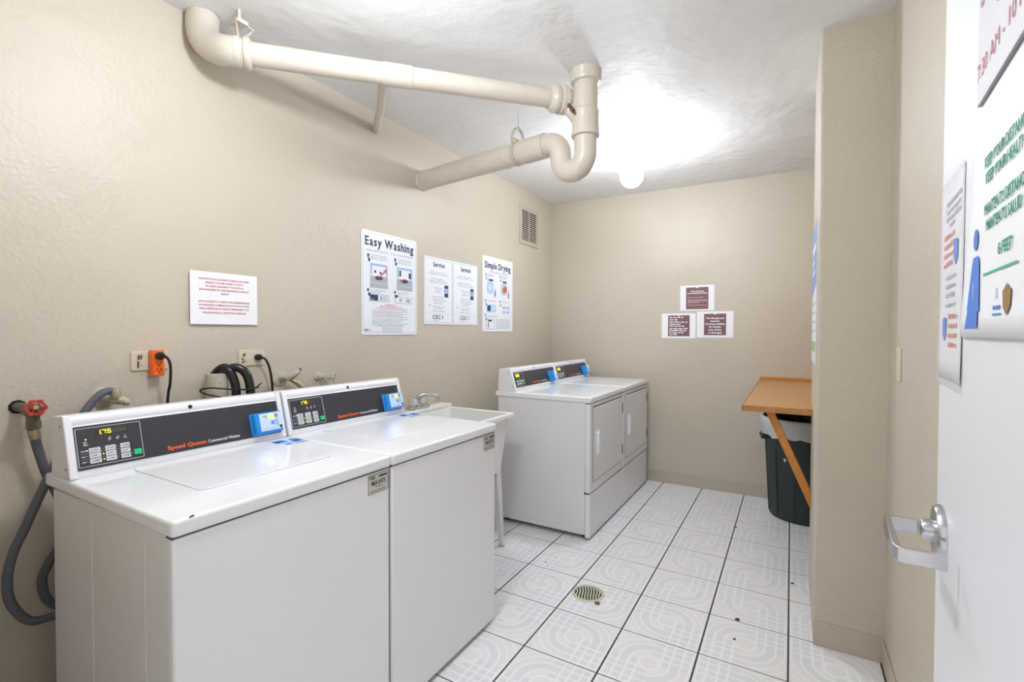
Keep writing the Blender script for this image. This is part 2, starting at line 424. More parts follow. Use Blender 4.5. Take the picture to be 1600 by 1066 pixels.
mb.lathe([(.05, -.03), (.055, -.026), (.055, -.012), (.0515, -.008), (.0515, .004), (.0575, .008), (.0575, .020), (.053, .026), (.045, .03)], 28, axisM(PA + PD * .015, PD))
dpart(mb, 'pipe_collar')
mb = MB(); c0 = PA + PD * .0
mb.tube([c0 + Vector((0, 0, .054)), c0 + Vector((.03, -.03, .10)), c0 + Vector((.01, .05, .105)), c0 + PD * .02 + Vector((0, 0, .056))], .006, 8)
mb.box(c0.x - .02, c0.x + .03, c0.y - .02, c0.y + .02, c0.z + .098, c0.z + .112); mb.tube([c0 + Vector((.005, 0, .1)), c0 + Vector((.005, 0, .165))], .006, 8)
dpart(mb, 'hanger_strap')
k0, k1 = .385, .475
dpart(MB().lathe([(.0425, 0), (.0458, .003), (.0458, (k1 - k0) * 1.35 - .003), (.0425, (k1 - k0) * 1.35)], 24, axisM(PA + (PB - PA) * k0, PD)), 'wye_sleeve')
bp0 = PA + (PB - PA) * .40; bpe = Vector((XL, 1.934, 2.392))
dpart(MB().tube([bp0 + Vector((-.02, .0, -.02)), bp0 + (bpe - bp0) * .5, bpe], .0205, 16), 'branch_pipe')
mb = MB()
mb.lathe([(.043, -.055), (.05, -.052), (.056, -.040), (.062, -.034), (.062, -.018), (.0565, -.012), (.0565, -.004), (.064, 0), (.064, .028), (.058, .036), (.05, .05), (.046, .075)], 32, axisM(PB - PD * .03, PD))
dpart(mb, 'hub_joint', lab='ribbed hub joint')
TXC, TYC = -.836, 2.115
RP = [(-0.9008, 2.0502, 2.3375), (-0.8807, 2.0554, 2.3059), (-0.8627, 2.0653, 2.2826), (-0.8447, 2.0752, 2.2563), (-0.9181, 2.0749, 2.3399), (-0.8836, 2.0998, 2.3007), (-0.848, 2.1308, 2.2455)]
dpart(MB().lathe([(.075, 2.495), (.072, 2.49), (.072, 2.448), (.068, 2.437), (.055, 2.432), (.054, 2.30)], 32, Matrix.Translation((TXC, TYC, 0))), 'tee_body')
dpart(MB().tube(bez(PB + PD * .02, PB + PD * .075, (TXC - .01, TYC - .005, 2.36), (TXC, TYC, 2.295), 8), [.05, .05, .05, .05, .051, .052, .052, .053, .053], 24), 'tee_branch')
dpart(MB().tube([RP[4], RP[5], RP[6]], [.026, .034, .04], 16), 'wye_fillet')
dpart(MB().tube(spline(RP[:4], 4), [.003, .007, .010, .006, .011, .008, .010, .006, .009, .005, .008, .004, .002], 8), 'rust_patch', M_rust, 'rusty joint')
dpart(MB().lathe([(.054, 2.312), (.061, 2.305), (.0615, 2.285), (.0595, 2.28), (.063, 2.22), (.065, 2.205), (.065, 2.19), (.053, 2.186)], 32, Matrix.Translation((TXC, TYC, 0))), 'trap_socket')
dh = Vector((-.985, .172, 0)).normalized(); P0 = Vector((TXC, TYC, 2.2)); Rb = .068
path = [P0, P0 + Vector((0, 0, -.075))]; cU = P0 + dh * Rb + Vector((0, 0, -.085))
for k in range(0, 13):
    a = math.pi * k / 12; path.append(cU - dh * Rb * math.cos(a) + Vector((0, 0, -Rb * math.sin(a))))
leg2 = cU + dh * Rb; cT = leg2 + dh * .072 + Vector((0, 0, .018))
for k in range(0, 9):
    a = math.pi / 2 * k / 8; path.append(cT - dh * .072 * math.cos(a) + Vector((0, 0, .072 * math.sin(a))))
path.append(path[-1] + dh * .03)
dpart(MB().tube(path, .0525, 28), 'trap_bend')
q0 = path[-1]; qe = Vector((XL, 2.317, 2.219)); qd = (qe - q0).normalized(); ql = (qe - q0).length
dpart(MB().lathe([(.0525, -.02), (.0605, -.016), (.0605, .11), (.058, .125), (.0565, .13)], 32, axisM(q0, qd)), 'trap_coupling')
dpart(MB().lathe([(.0565, .10), (.0565, .235), (.0605, .238), (.0605, .25), (.0575, .254), (.0575, ql - .02), (.062, ql - .016), (.062, ql)], 32, axisM(q0, qd)), 'outlet_pipe')
hc = q0 + qd * .165
mb = MB(); mb.lathe([(.058, -.011), (.0615, -.011), (.0615, .011), (.058, .011)], 32, axisM(hc, qd)); dpart(mb, 'hanger_ring', M_oldm)
mb = MB(); side = Vector((0, 0, 1)).cross(qd).normalized()
mb2 = [hc + side * .05 + Vector((0, 0, .03)), hc + side * .05 + Vector((0, 0, .075)), hc + side * .03 + Vector((0, 0, .115)), hc + Vector((0, 0, .13)), hc - side * .03 + Vector((0, 0, .115)), hc - side * .05 + Vector((0, 0, .075)), hc - side * .05 + Vector((0, 0, .03))]
mb.tube(mb2, .0075, 8); mb.tube([hc + side * .058 + Vector((0, 0, .068)), hc - side * .058 + Vector((0, 0, .068))], .004, 8)
dpart(mb, 'hanger_yoke', M_oldm)
dpart(MB().tube([hc + Vector((0, 0, .11)), (hc.x, hc.y, ceil_z(hc.x, hc.y))], .0042, 8), 'hanger_rod', M_porc)

# ------------------------------------------------------------------ console shared by washers and dryers
SEG = {'0': 'abcdef', '1': 'bc', '5': 'acdfg', '7': 'abc', '8': 'abcdefg', 'L': 'def'}
def seg_digit(mb, ch, u, v, w, h, z=0.0012):
    t = w * .2; g = t * .2
    R_ = {'a': (u + g, u + w - g, v + h - t, v + h), 'g': (u + g, u + w - g, v + h / 2 - t / 2, v + h / 2 + t / 2), 'd': (u + g, u + w - g, v, v + t),
          'f': (u, u + t, v + h / 2 + g, v + h - g), 'b': (u + w - t, u + w, v + h / 2 + g, v + h - g), 'e': (u, u + t, v + g, v + h / 2 - g), 'c': (u + w - t, u + w, v + g, v + h / 2 - g)}
    for s_ in SEG[ch]: quad(mb, *R_[s_], z)
def reader(parent, u0, u1, v0, v1, dep, FM):
    du = u1 - u0; dv = v1 - v0
    bl = [[(p[0], p[1], w) for p in rrect(u0 - e, u1 + e, v0 - e, v1 + e, .006)] for e, w in ((.003, 0), (.003, .006), (0, .010), (0, dep - .006), (-.004, dep))]
    b = MB().loft(bl).build('card_reader', M_blue, parent, M=FM); b['label'] = 'blue card reader'
    lb = MB().prism(rrect(u0 + du * .16, u1 - du * .03, v0 + dv * .10, v1 - dv * .05, .004), dep, dep + .0008).build('reader_label', M_lab, b)
    z = dep + .0014
    quad(MB(), u0 + du * .50, u0 + du * .68, v0 + dv * .68, v0 + dv * .88, z).build('reader_screen', M_led, b)
    mb = MB(); quad(mb, u0 + du * .68, u0 + du * .82, v0 + dv * .70, v0 + dv * .88, z); quad(mb, u0 + du * .28, u0 + du * .43, v0 + dv * .78, v0 + dv * .84, z)
    quad(mb, u0 + du * .36, u0 + du * .42, v0 + dv * .70, v0 + dv * .75, z); quad(mb, u0 + du * .24, u0 + du * .40, v0 + dv * .18, v0 + dv * .20, z); quad(mb, u0 + du * .44, u0 + du * .74, v0 + dv * .17, v0 + dv * .19, z)
    mb.build('reader_print', M_inkg, b)
    mb = MB(); quad(mb, u0 + du * .83, u0 + du * .93, v0 + dv * .14, v0 + dv * .29, z); mb.build('reader_button', M_navy, b)
    mb = MB(); cu, cv = u0 + du * .60, v0 + dv * .46
    poly(mb, [(cu + du * .05 * math.cos(a) * 1.4, cv + dv * .11 * math.sin(a)) for a in [k * math.pi / 8 for k in range(16)]], z)
    for k in range(3):
        rr = .12 + .05 * k; a = [math.radians(-40 + 10 * i) for i in range(9)]
        po = [(cu + du * rr * math.cos(x), cv + dv * rr * 1.4 * math.sin(x)) for x in a]; pi_ = [(cu + du * (rr - .022) * math.cos(x), cv + dv * (rr - .022) * 1.4 * math.sin(x)) for x in reversed(a)]
        for i in range(8): mb.add([(*po[i], z), (*po[i + 1], z), (*pi_[7 - i], z), (*pi_[8 - i], z)], [(0, 1, 2, 3)])
    mb.build('tap_symbol', M_sky, b)
def console(root, W, xb, zb, xt, zt, xback, kw, kind, rd):
    """sloping control console. front face from (xb,zb) up to (xt,zt); local y runs 0..W"""
    sl = math.hypot(xb - xt, zt - zb); FM = frame((xb, 0, zb), (0, 1, 0), (xt - xb, 0, zt - zb))
    prof = [(xback, .8835), (xback + .008, zt + .002), (xt - .012, zt + .006), (xt - .003, zt + .004), (xt + .004, zt - .004), (xt + .0055, zt - .013), (xt + .003, zt - .021),
            (xb + (xt - xb) * .85, zb + (zt - zb) * .85), (xb, zb), (xb - .002, .8835)]
    PM = Matrix(((1, 0, 0, 0), (0, 0, -1, W), (0, 1, 0, 0), (0, 0, 0, 1)))
    MB().prism(prof, .0, W, PM).build('console_housing', M_conso, root, smooth=50, bevel=.002)
    for y in (0, W):   # moulded end frames
        e0, e1 = (-.001, .017) if y == 0 else (W - .017, W + .001)
        pr2 = [(xb + .0035, zb - .006), (xt + .0075, zt - .006), (xt + .002, zt + .008), (xt - .02, zt + .008), (xt - .02, zt - .02), (xb - .02, zb - .006)]
        MB().prism(pr2, W - e1, W - e0, PM).build('end_frame', M_conso, root, bevel=.0035, seg=3)
    dk = MB().prism([(.019, .013), (W - .019, .013), (W - .019, sl * .835), (.019, sl * .835)], 0, .0022, FM).build('fascia', M_dark, root); dk['label'] = 'dark control fascia'
    Z = .0030
    # lock button on the brow and screws on the end
    MB().lathe([(.0065, 0), (.0065, .002), (.004, .003)], 16, axisM((xt + .0035, W * .5, zt - .008), (1, 0, .3))).build('lock_button', M_black, root)
    for (sx, sz) in ((xb - .022, zb + .02), (xt - .012, zt - .022)):
        MB().lathe([(.0035, 0), (.0035, .0016)], 10, axisM((sx, 0.0, sz), (0, -1, 0))).build('screw', M_gun, root)
    # keypad
    k0, k1, h0, h1 = .021, .021 + kw, .020, sl * .835 - .006
    K = lambda a, b: (k0 + (k1 - k0) * a, h0 + (h1 - h0) * b)
    mb = MB(); ring(mb, rrect(k0, k1, h0, h1, .003, 3), rrect(k0 + .0014, k1 - .0014, h0 + .0014, h1 - .0014, .0022, 3), .0022, Z)
    kp = mb.build('keypad_border', M_btn, root, M=FM)
    Zk = Z
    mb = MB(); mbl = MB(); mbd = MB(); mblit = MB(); mbk = MB()
    def rr(mbx, a0, a1, b0, b1, w1): 
        p0 = K(a0, b0); p1 = K(a1, b1); mbx.prism(rrect(p0[0], p1[0], p0[1], p1[1], .0012, 2), .0022, w1)
    if kind == 'washer':
        p0 = K(.285, .77); p1 = K(.79, .925); MB().prism(rrect(p0[0], p1[0], p0[1], p1[1], .001, 2), .0022, .0026).build('display', M_disp, kp)
        dw = (k1 - k0) * .062; dh_ = (h1 - h0) * .115; pos = [.305, .385, .465, .545, .625, .705]
        for q, ch in enumerate('175'):
            u, v = K(pos[q], .79); seg_digit(mblit, ch, u, v, dw, dh_, .0031)
        u, v = K(.372, .79); quad(mblit, u, u + dw * .22, v, v + dw * .22, .0031)
        for q in range(3, 6):
            u, v = K(pos[q], .79); seg_digit(mbd, '8', u, v, dw, dh_, .0031)
        mblit.build('lit_digits', M_yel, kp)['label'] = 'yellow lit price digits'
        mbd.build('unlit_digits', M_dim, kp)
        cols = [(.165, .335), (.405, .565), (.635, .785)]; rows = [(.345, .465), (.205, .325), (.065, .185)]
        for (b0, b1) in rows:
            for (a0, a1) in cols:
                t = MB(); rr(t, a0, a1, b0, b1, .0038); bt = t.build('button', M_btn, kp)
                m2 = MB(); p = K(a0 + .035, (b0 + b1) / 2 - .018); words(m2, p[0] + .004, p[0] + (k1 - k0) * .105, p[1], (h1 - h0) * .05, .0042); quad(m2, p[0] - .001, p[0] + .0022, p[1] - .0006, p[1] + .003, .0042)
                m2.build('button_print', M_inkg, bt)
        t = MB(); rr(t, .845, .965, .10, .245, .0042); t.build('start_button', M_green, kp)
        leds = MB()
        for a, b in ((.135, .41), (.372, .268), (.372, .128), (.14, .70)):
            p = K(a, b); leds.add([(p[0] + .0019 * math.cos(x), p[1] + .0019 * math.sin(x), .0032) for x in [k * math.pi / 4 for k in range(8)]], [tuple(range(8))])
        leds.build('lit_indicator', M_led, kp)
        pr_ = MB()
        for a, b in ((.372, .41), (.60, .41), (.60, .268), (.60, .128), (.135, .268), (.135, .128), (.815, .16), (.50, .69), (.62, .69), (.735, .69)):
            p = K(a, b); quad(pr_, p[0] - .0009, p[0] + .0009, p[1] - .0009, p[1] + .0009, .0028)
        for b in (.395, .255, .115): p = K(.05, b); words(pr_, p[0], p[0] + .0095, p[1], .0038, .0028)
        for b in (.335, .195): p = K(.05, b); quad(pr_, p[0], p[0] + (k1 - k0) * .6, p[1], p[1] + .0005, .0028)
        for a in (.47, .59, .71):
            for b in (.60, .64): p = K(a, b); words(pr_, p[0], p[0] + .0085, p[1], .0033, .0028)
        for b in (.54, .58, .62): p = K(.10, b); words(pr_, p[0], p[0] + .011, p[1], .0033, .0028)
        pr_.build('keypad_print', M_btn, kp)
    else:
        p0 = K(.16, .66); p1 = K(.74, .93); MB().prism(rrect(p0[0], p1[0], p0[1], p1[1], .001, 2), .0022, .0026).build('display', M_disp, kp)
        for q, ch in enumerate('25' if False else '58'):
            pass
        quad(mblit, *[K(.20, .7)[0], K(.58, .7)[0], K(.2, .69)[1], K(.2, .90)[1]], .0031); mblit.build('lit_display', M_yel, kp)
        for (b0, b1) in ((.30, .43), (.10, .23)):
            for q, (a0, a1) in enumerate(((.15, .36), (.44, .64), (.72, .92))):
                t = MB(); rr(t, a0, a1, b0, b1, .0038); t.build('start_button' if (q == 2 and b0 < .2) else 'button', M_green if (q == 2 and b0 < .2) else M_btn, kp)
        pr_ = MB()
        for b in (.5, .55): words(pr_, K(.35, b)[0], K(.75, b)[0], K(.3, b)[1], .0033, .0028)
        pr_.build('keypad_print', M_inkg, kp)
    # maker's name and type
    u1 = W * .372 if kind == 'washer' else W * .40; wn = .112; 
    o = lettering([('Speed Queen', u1, .0245, .0125, 'L', .045, wn)], w=.0030).build('brand_lettering', M_sqor, root, smooth=0, M=FM); o['label'] = 'orange brand lettering'
    o = lettering([('Commercial Washer' if kind == 'washer' else 'Commercial Dryer', u1 + wn + .007, .0245, .0105, 'L', .012, .106)], w=.0030).build('type_lettering', M_labw, root, smooth=0, M=FM)
    reader(root, rd[0], rd[1], rd[2], rd[3], rd[4], FM)

def asset_plate(root, u, v, num, M):
    """small numbered plate; u,v = lower left corner on the given plane"""
    p = MB().prism(rrect(0, .085, 0, .060, .003, 3), 0, .0012).build('number_plate', M_alu, root, M=M @ Matrix.Translation((u, v, 0))); p['label'] = 'silver number plate'
    mb = lettering([('CSC', .005, .046, .0085, 'L', .05), (num, .0425, .026, .0135, 'C', .04, .058)], w=.0016)
    quad(mb, .024, .027, .046, .055, .0016); quad(mb, .045, .080, .047, .053, .0016)
    words(mb, .028, .062, .019, .003, .0016); quad(mb, .012, .074, .0425, .0430, .0016); quad(mb, .012, .074, .0115, .0120, .0016); words(mb, .010, .074, .006, .003, .0016)
    mb.build('plate_print', M_ink, p, smooth=0)
    ring(MB(), rrect(0, .085, 0, .06, .003, 3), rrect(.0016, .0834, .0016, .0584, .002, 3), .0012, .0018).build('plate_rim', M_gun, p)

# ------------------------------------------------------------------ washers
def washer(Y0, num, label, W=.634):
    r = empty('washing_machine', (-1.122, Y0, 0), label, 'washer', 'top loading washers')
    MB().box(-.654, -.016, .002, W - .002, .03, .846).build('cabinet', M_side, r, bevel=.004)
    MB().box(-.0165, 0, 0, W, .016, .8435).build('front_panel', M_white, r, bevel=.007, seg=3)
    MB().box(-.03, -.004, .002, W - .002, .842, .848).build('seam_shadow_gap', M_seam, r)
    for a, b in ((-.562, -.40), (-.264, -.122)):
        for yy, s in ((.002, -1), (W - .002, 1)):
            MB().box(a, b, min(yy, yy + s * .0016), max(yy, yy + s * .0016), .05, .806).build('side_panel', M_side, r, bevel=.0015)
    MB().box(-.696, .005, -.003, W + .003, .847, .884).build('top_deck', M_lid, r, bevel=.008, seg=3)
    l = MB().prism(rrect(-.52, -.150, .135, .535, .018, 4), .8838, .8878).build('lid', M_lid, r, bevel=.003, seg=3)
    MB().prism([(-.146, .43), (-.146, .50), (-.158, .49), (-.158, .44)], .8838, .8850).build('finger_notch', M_btn, l)
    for sx in (-.60, -.05):
        for sy in (.05, W - .05): MB().lathe([(.02, 0), (.02, .008), (.008, .012), (.008, .032)], 14, Matrix.Translation((sx, sy, 0))).build('levelling_foot', M_black, r)
    console(r, W, -.531, .893, -.575, 1.046, -.656, .152, 'washer', (.505, .612, .018, .092, .030))
    FMx = frame((0, 0, 0), (0, 1, 0), (0, 0, 1))
    asset_plate(r, W - .092, .779, num, FMx)
    # card instruction sticker on the deck beside the reader
    TM = frame((-.402, .534, .8843), (0.06, 1, 0), (-1, .06, 0))
    st = MB().prism([(0, 0), (.104, 0), (.104, .10), (0, .10)], 0, .0004).build('deck_sticker', M_lab, r, M=TM); st['label'] = 'blue and white instruction sticker'
    mb = MB(); quad(mb, .006, .05, .05, .092, .0008); poly(mb, [(.058, .03), (.098, .03), (.098, .085), (.07, .09)], .0008); quad(mb, .02, .045, .012, .03, .0008); mb.build('sticker_print', M_figb, st)
    mb = MB(); quad(mb, .012, .03, .058, .084, .0012); quad(mb, .066, .09, .04, .052, .0012); words(mb, .052, .1, .008, .006, .0012); mb.build('sticker_marks', M_navy, st)
    return r
wA = washer(.510, '865-HTS', 'white top loading washer nearest the camera, plate 865-HTS')
wB = washer(1.155, '864-HTS', 'white top loading washer beside the utility sink, plate 864-HTS')
MB().prism([(0, 0), (.012, .002), (.010, .005), (.002, .004)], 0, .0008, frame((-1.1185, .542, .881), (0, 1, 0), (-.4, 0, 1))).build('paint_chip', M_ink, None).parent = wA
for o in [x for x in COL.objects if x.name == 'paint_chip']: o.matrix_parent_inverse = Matrix.Translation((1.122, -.510, 0))

# ------------------------------------------------------------------ dryers
def dryer(Y0, num, label, W=.672):
    r = empty('clothes_dryer', (-1.0555, Y0, 0), label, 'dryer', 'front loading dryers')
    MB().box(-.664, -.034, .002, W - .002, .03, .846).build('cabinet', M_side, r, bevel=.004)
    MB().box(-.0335, 0, 0, W, .291, .8435).build('upper_front', M_white, r, bevel=.007, seg=3)
    MB().box(-.0335, -.001, 0, W, .014, .286).build('lower_panel', M_white, r, bevel=.006, seg=3)
    MB().box(-.04, -.006, .002, W - .002, .282, .295).build('seam_shadow_gap', M_seam, r)
    MB().box(-.03, -.004, .002, W - .002, .842, .848).build('seam_shadow_gap', M_seam, r)
    MB().box(-.684, .005, -.003, W + .001, .847, .884).build('top_deck', M_lid, r, bevel=.008, seg=3)
    MB().prism(rrect(-.475, -.04, .03, W - .03, .012, 3), .8838, .8858).build('top_panel', M_lid, r, bevel=.0015)
    MB().box(-.01, .0015, .049, W - .037, .349, .822).build('door_gap', M_seam, r)
    d = MB().box(-.01, .0045, .053, W - .041, .353, .815).build('door', M_white, r, bevel=.004, seg=3); d['label'] = 'square loading door'
    mb = MB(); ring(mb, rrect(.100, .170, .508, .662, .010, 3), rrect(.126, .160, .524, .646, .006, 3), .004, .0105)
    h = mb.build('door_handle', M_conso, d, M=frame((0, 0, 0), (0, 1, 0), (0, 0, 1)), bevel=.002); h['label'] = 'recessed pull handle'
    MB().box(.0043, .0056, .126, .160, .524, .646).build('handle_recess', M_btn, h, M=frame((0, 0, 0), (0, 1, 0), (0, 0, 1)).inverted())
    MB().box(.008, .020, .104, .126, .516, .654).build('handle_grip', M_conso, h, M=frame((0, 0, 0), (0, 1, 0), (0, 0, 1)).inverted(), bevel=.003)
    for z0 in (.40, .70): MB().box(.0005, .006, W - .036, W - .024, z0, z0 + .07).build('hinge', M_gun, r, bevel=.001)
    console(r, W, -.525, .898, -.570, 1.032, -.664, .125, 'dryer', (.535, .60, .008, .088, .048))
    mb = lettering([('CSC', 0, .046, .009, 'L', .03), (num, 0, .020, .012, 'L', .03, .05)]); quad(mb, .032, .062, .048, .053); words(mb, .01, .06, .0, .006)
    mb.build('door_sticker', M_inkg, r, smooth=0, M=frame((.0049, W - .118, .745), (0, 1, 0), (0, 0, 1)))
    for sx in (-.62, -.06):
        for sy in (.06, W - .06): MB().lathe([(.02, 0), (.02, .008), (.008, .012), (.008, .032)], 14, Matrix.Translation((sx, sy, 0))).build('levelling_foot', M_black, r)
    for sx in (-.30, -.08): MB().lathe([(.006, 0), (.006, .002)], 10, axisM((sx, .002, .05), (0, -1, 0))).build('screw', M_gun, r)
    MB().box(-.664, -.034, -.001, .003, .03, .062).build('side_kick_strip', M_side, r, bevel=.001)
    return r
dA = dryer(2.775, '', 'white front loading dryer nearer the utility sink')
dB = dryer(3.4515, '', 'white front loading dryer in the far corner')

# ------------------------------------------------------------------ utility sink
sk = empty('utility_sink', (-1.70, 2.215, 0), 'white plastic utility sink on legs between washers and dryers', 'sink')
X0, X1, Y0_, Y1 = -.283, .275, -.285, .285
def rl(x0, x1, y0, y1, r, z): return [(p[0], p[1], z) for p in rrect(x0, x1, y0, y1, r, 5)]
mb = MB(); mb.loft([rl(X0 + .055, X1 - .06, Y0_ + .055, Y1 - .055, .03, .455), rl(X0 + .02, X1 - .022, Y0_ + .022, Y1 - .022, .03, .785),
                    rl(X0 + .10, X1 - .035, Y0_ + .035, Y1 - .035, .03, .79), rl(X0 + .12, X1 - .07, Y0_ + .065, Y1 - .065, .03, .475)])
mb.build('basin', M_sink, sk, smooth=50)
mb = MB(); lo = [rl(X0, X1, Y0_, Y1, .018, .778), rl(X0, X1, Y0_, Y1, .018, .800), rl(X0 + .098, X1 - .034, Y0_ + .034, Y1 - .034, .028, .800), rl(X0 + .098, X1 - .034, Y0_ + .034, Y1 - .034, .028, .778)]
mb.loft(lo + [lo[0]], None, False, False); mb.build('rim', M_sink, sk, bevel=.004, seg=2)
MB().box(X0, X0 + .085, -.16, .285, .800, .822).build('faucet_deck', M_sink, sk, bevel=.006, seg=2)
for sx in (-1, 1):
    for sy in (-1, 1):
        cx = (X0 + X1) / 2 + sx * .185; cy = sy * .20; ex = (X0 + X1) / 2 + sx * .215; ey = sy * .232
        sq = lambda x, y, a, z: [(x - a, y - a, z), (x + a, y - a, z), (x + a, y + a, z), (x - a, y + a, z)]
        MB().loft([sq(ex, ey, .013, .012), sq(cx, cy, .027, .50)]).build('leg', M_leg, sk, bevel=.002)
        MB().lathe([(.018, 0), (.018, .006), (.012, .014)], 14, Matrix.Translation((ex, ey, 0))).build('foot', M_oldm, sk)
fz = .822
fc = MB().prism(rrect(-.262, -.205, -.085, .085, .02, 4), fz, fz + .018).build('faucet', M_chrome, sk, bevel=.004); fc['label'] = 'chrome faucet with two clear knobs'
for sy in (-.062, .022):
    MB().lathe([(.012, 0), (.012, .010), (.021, .014), (.027, .024), (.027, .038), (.021, .050), (.008, .053)], 8, Matrix.Translation((-.215, sy, fz + .014))).build('faucet_knob', M_acry, fc, smooth=20)
MB().tube(bez((-.24, -.02, fz + .01), (-.24, -.02, fz + .10), (-.20, .02, fz + .088), (-.175, .045, fz + .082), 8) + bez((-.17, .05, fz + .081), (-.15, .07, fz + .078), (-.146, .074, fz + .072), (-.146, .076, fz + .045), 6), .0115, 14).build('faucet_spout', M_chrome, fc)

# ------------------------------------------------------------------ folding table and bin in the alcove
tb = empty('folding_table', (XA, 3.42, 0), 'brown laminate folding table with a slanted wooden leg in the alcove', 'table')
TI = Matrix.Translation((-XA, -3.42, 0))
MB().box(-.203, XA - .002, 2.665, YB - .004, .895, .921).build('table_top', M_wood, tb, M=TI, bevel=.002)
MB().box(-.206, XA - .002, 2.658, 2.666, .893, .922).build('front_edge_strip', M_wood3, tb, M=TI, bevel=.001)
MB().box(-.211, -.203, 2.658, YB - .004, .893, .922).build('side_edge_strip', M_wood3, tb, M=TI, bevel=.001)
MB().box(-.205, XA - .002, YB - .03, YB - .003, .921, .944).build('back_rail', M_wood2, tb, M=TI, bevel=.002)
bd = Vector((.155, 0, -.36)).normalized(); p0 = Vector((-.094, 2.73, .905)); p1 = p0 + bd * (.905 / .9185)
Mx = frame(p1, (bd.z * -1, 0, bd.x), (-bd.x, 0, -bd.z)); ln = (p0 - p1).length
mb = MB(); Mb = Matrix(((-bd.z, 0, -bd.x, p1.x), (0, 1, 0, p1.y), (bd.x, 0, -bd.z, p1.z), (0, 0, 0, 1)))
mb.box(-.018, .018, -.012, .012, .012, ln - .012, Mb); mb.build('slanted_leg', M_wood2, tb, M=TI, bevel=.003)

bn = empty('trash_can', (.085, 3.922, 0), 'dark green plastic trash can under the folding table', 'bin')
mb = MB(); prof = [(.19, 0), (.205, .004), (.212, .02), (.243, .545), (.2455, .55), (.2455, .565), (.251, .57), (.258, .66), (.266, .662), (.268, .684), (.262, .690), (.252, .688), (.236, .56), (.205, .03)]
mb.lathe(prof, 48, None, True, True); mb.build('bin_body', M_can, bn)
for k in range(12):
    a = math.radians(15 + 30 * k); c, s = math.cos(a), math.sin(a)
    Mr = Matrix(((c, -s, 0, 0), (s, c, 0, 0), (0, 0, 1, 0), (0, 0, 0, 1)))
    MB().loft([[(.208, -.004, .03), (.2175, -.004, .03), (.2175, .004, .03), (.208, .004, .03)], [(.235, -.004, .50), (.2435, -.004, .50), (.2435, .004, .50), (.235, .004, .50)]], Mr).build('rib', M_can, bn)
for a in (math.radians(188), math.radians(8)):
    c, s = math.cos(a), math.sin(a); Mr = Matrix(((c, -s, 0, 0), (s, c, 0, 0), (0, 0, 1, 0), (0, 0, 0, 1)))
    MB().box(.235, .272, -.07, .07, .535, .562, Mr).build('grip', M_can, bn, bevel=.006)
def on_can(deg, z, w_, h_, tilt):
    a = math.radians(deg); rr_ = .2165 + (.243 - .212) * (z - .02) / .525; c, s = math.cos(a), math.sin(a)
    Mf = frame((rr_ * c, rr_ * s, z), (-s, c, 0), (0, 0, 1)); ct, st_ = math.cos(tilt), math.sin(tilt)
    P = [(x * ct - y * st_, x * st_ + y * ct) for x, y in ((-w_, -h_), (w_, -h_ * .6), (w_ * .8, h_), (-w_ * .7, h_ * .8))]
    MB().prism(P, -.003, .0012, Mf).build('scuff_mark', M_labw, bn)
on_can(242, .425, .006, .012, .6); on_can(247, .455, .004, .005, .2); on_can(252, .43, .006, .006, .9)
bg_ = empty('trash_bag', (.085, 3.922, .6), 'clear plastic liner folded over the trash can rim', 'bag')
mb = MB(); loops = []; n = 64
rnd = random.Random(3); ph = [rnd.uniform(0, 6.28) for _ in range(6)]
def wr(a, amp): return amp * (math.sin(7 * a + ph[0]) * .5 + math.sin(13 * a + ph[1]) * .5 + math.sin(23 * a + ph[2]) * .4)
for r_, z_, am in ((.262, -.03, .004), (.2655, .0, .004), (.272, .03, .005), (.276, .066, .003), (.275, .086, .002), (.268, .096, .002), (.254, .096, .003)):
    loops.append([((r_ + abs(wr(i * 6.2832 / n, am))) * math.cos(i * 6.2832 / n), (r_ + abs(wr(i * 6.2832 / n, am))) * math.sin(i * 6.2832 / n), z_ + (wr(i * 6.2832 / n, .010) if z_ < 0 else 0)) for i in range(n)])
mb.loft(loops, None, False, False); mb.build('liner_cuff', M_bag, bg_, smooth=60)
mb = MB(); loops = []
for r_, z_, am in ((.251, .097, .002), (.240, .05, .008), (.228, -.06, .012), (.205, -.2, .012), (.12, -.26, .01)):
    loops.append([((r_ - abs(wr(i * 6.2832 / n + 1, am))) * math.cos(i * 6.2832 / n), (r_ - abs(wr(i * 6.2832 / n + 1, am))) * math.sin(i * 6.2832 / n), z_) for i in range(n)])
mb.loft(loops, None, False, True); mb.build('liner_inside', M_bagin, bg_, smooth=60)

# ------------------------------------------------------------------ floor drain and crumbs
dr = empty('floor_drain', (-.848, 2.213, 0), 'round slotted metal floor drain in the tiles', 'drain')
MB().lathe([(.078, 0.0005), (.078, .003), (.074, .0045), (.066, .0045), (.064, .002), (.064, .0005)], 40, None, False, False).build('drain_ring', M_drain, dr)
MB().lathe([(.0645, .0006), (.0645, .0012)], 32).build('drain_pit', M_pit, dr)
for k in range(-4, 5):
    y = k * .0135; hw = math.sqrt(max(.0645 ** 2 - y * y, 0)); n_ = 9
    up = [(-hw + 2 * hw * i / n_, y + .0038 + .0035 * math.sin(i / n_ * 6.28 + .5)) for i in range(n_ + 1)]; dn = [(x, yy - .0072) for x, yy in reversed(up)]
    a = math.radians(112); Mr = Matrix(((math.cos(a), -math.sin(a), 0, 0), (math.sin(a), math.cos(a), 0, 0), (0, 0, 1, 0), (0, 0, 0, 1)))
    m_ = MB()
    for i in range(n_): m_.prism([up[i], up[i + 1], dn[n_ - 1 - i], dn[n_ - i]], .001, .0042, Mr)
    m_.build('grate_bar', M_drain, dr)
MB().prism(rrect(.058, .082, -.072, -.052, .005, 3), .0005, .006).build('drain_clip', M_gun, dr)
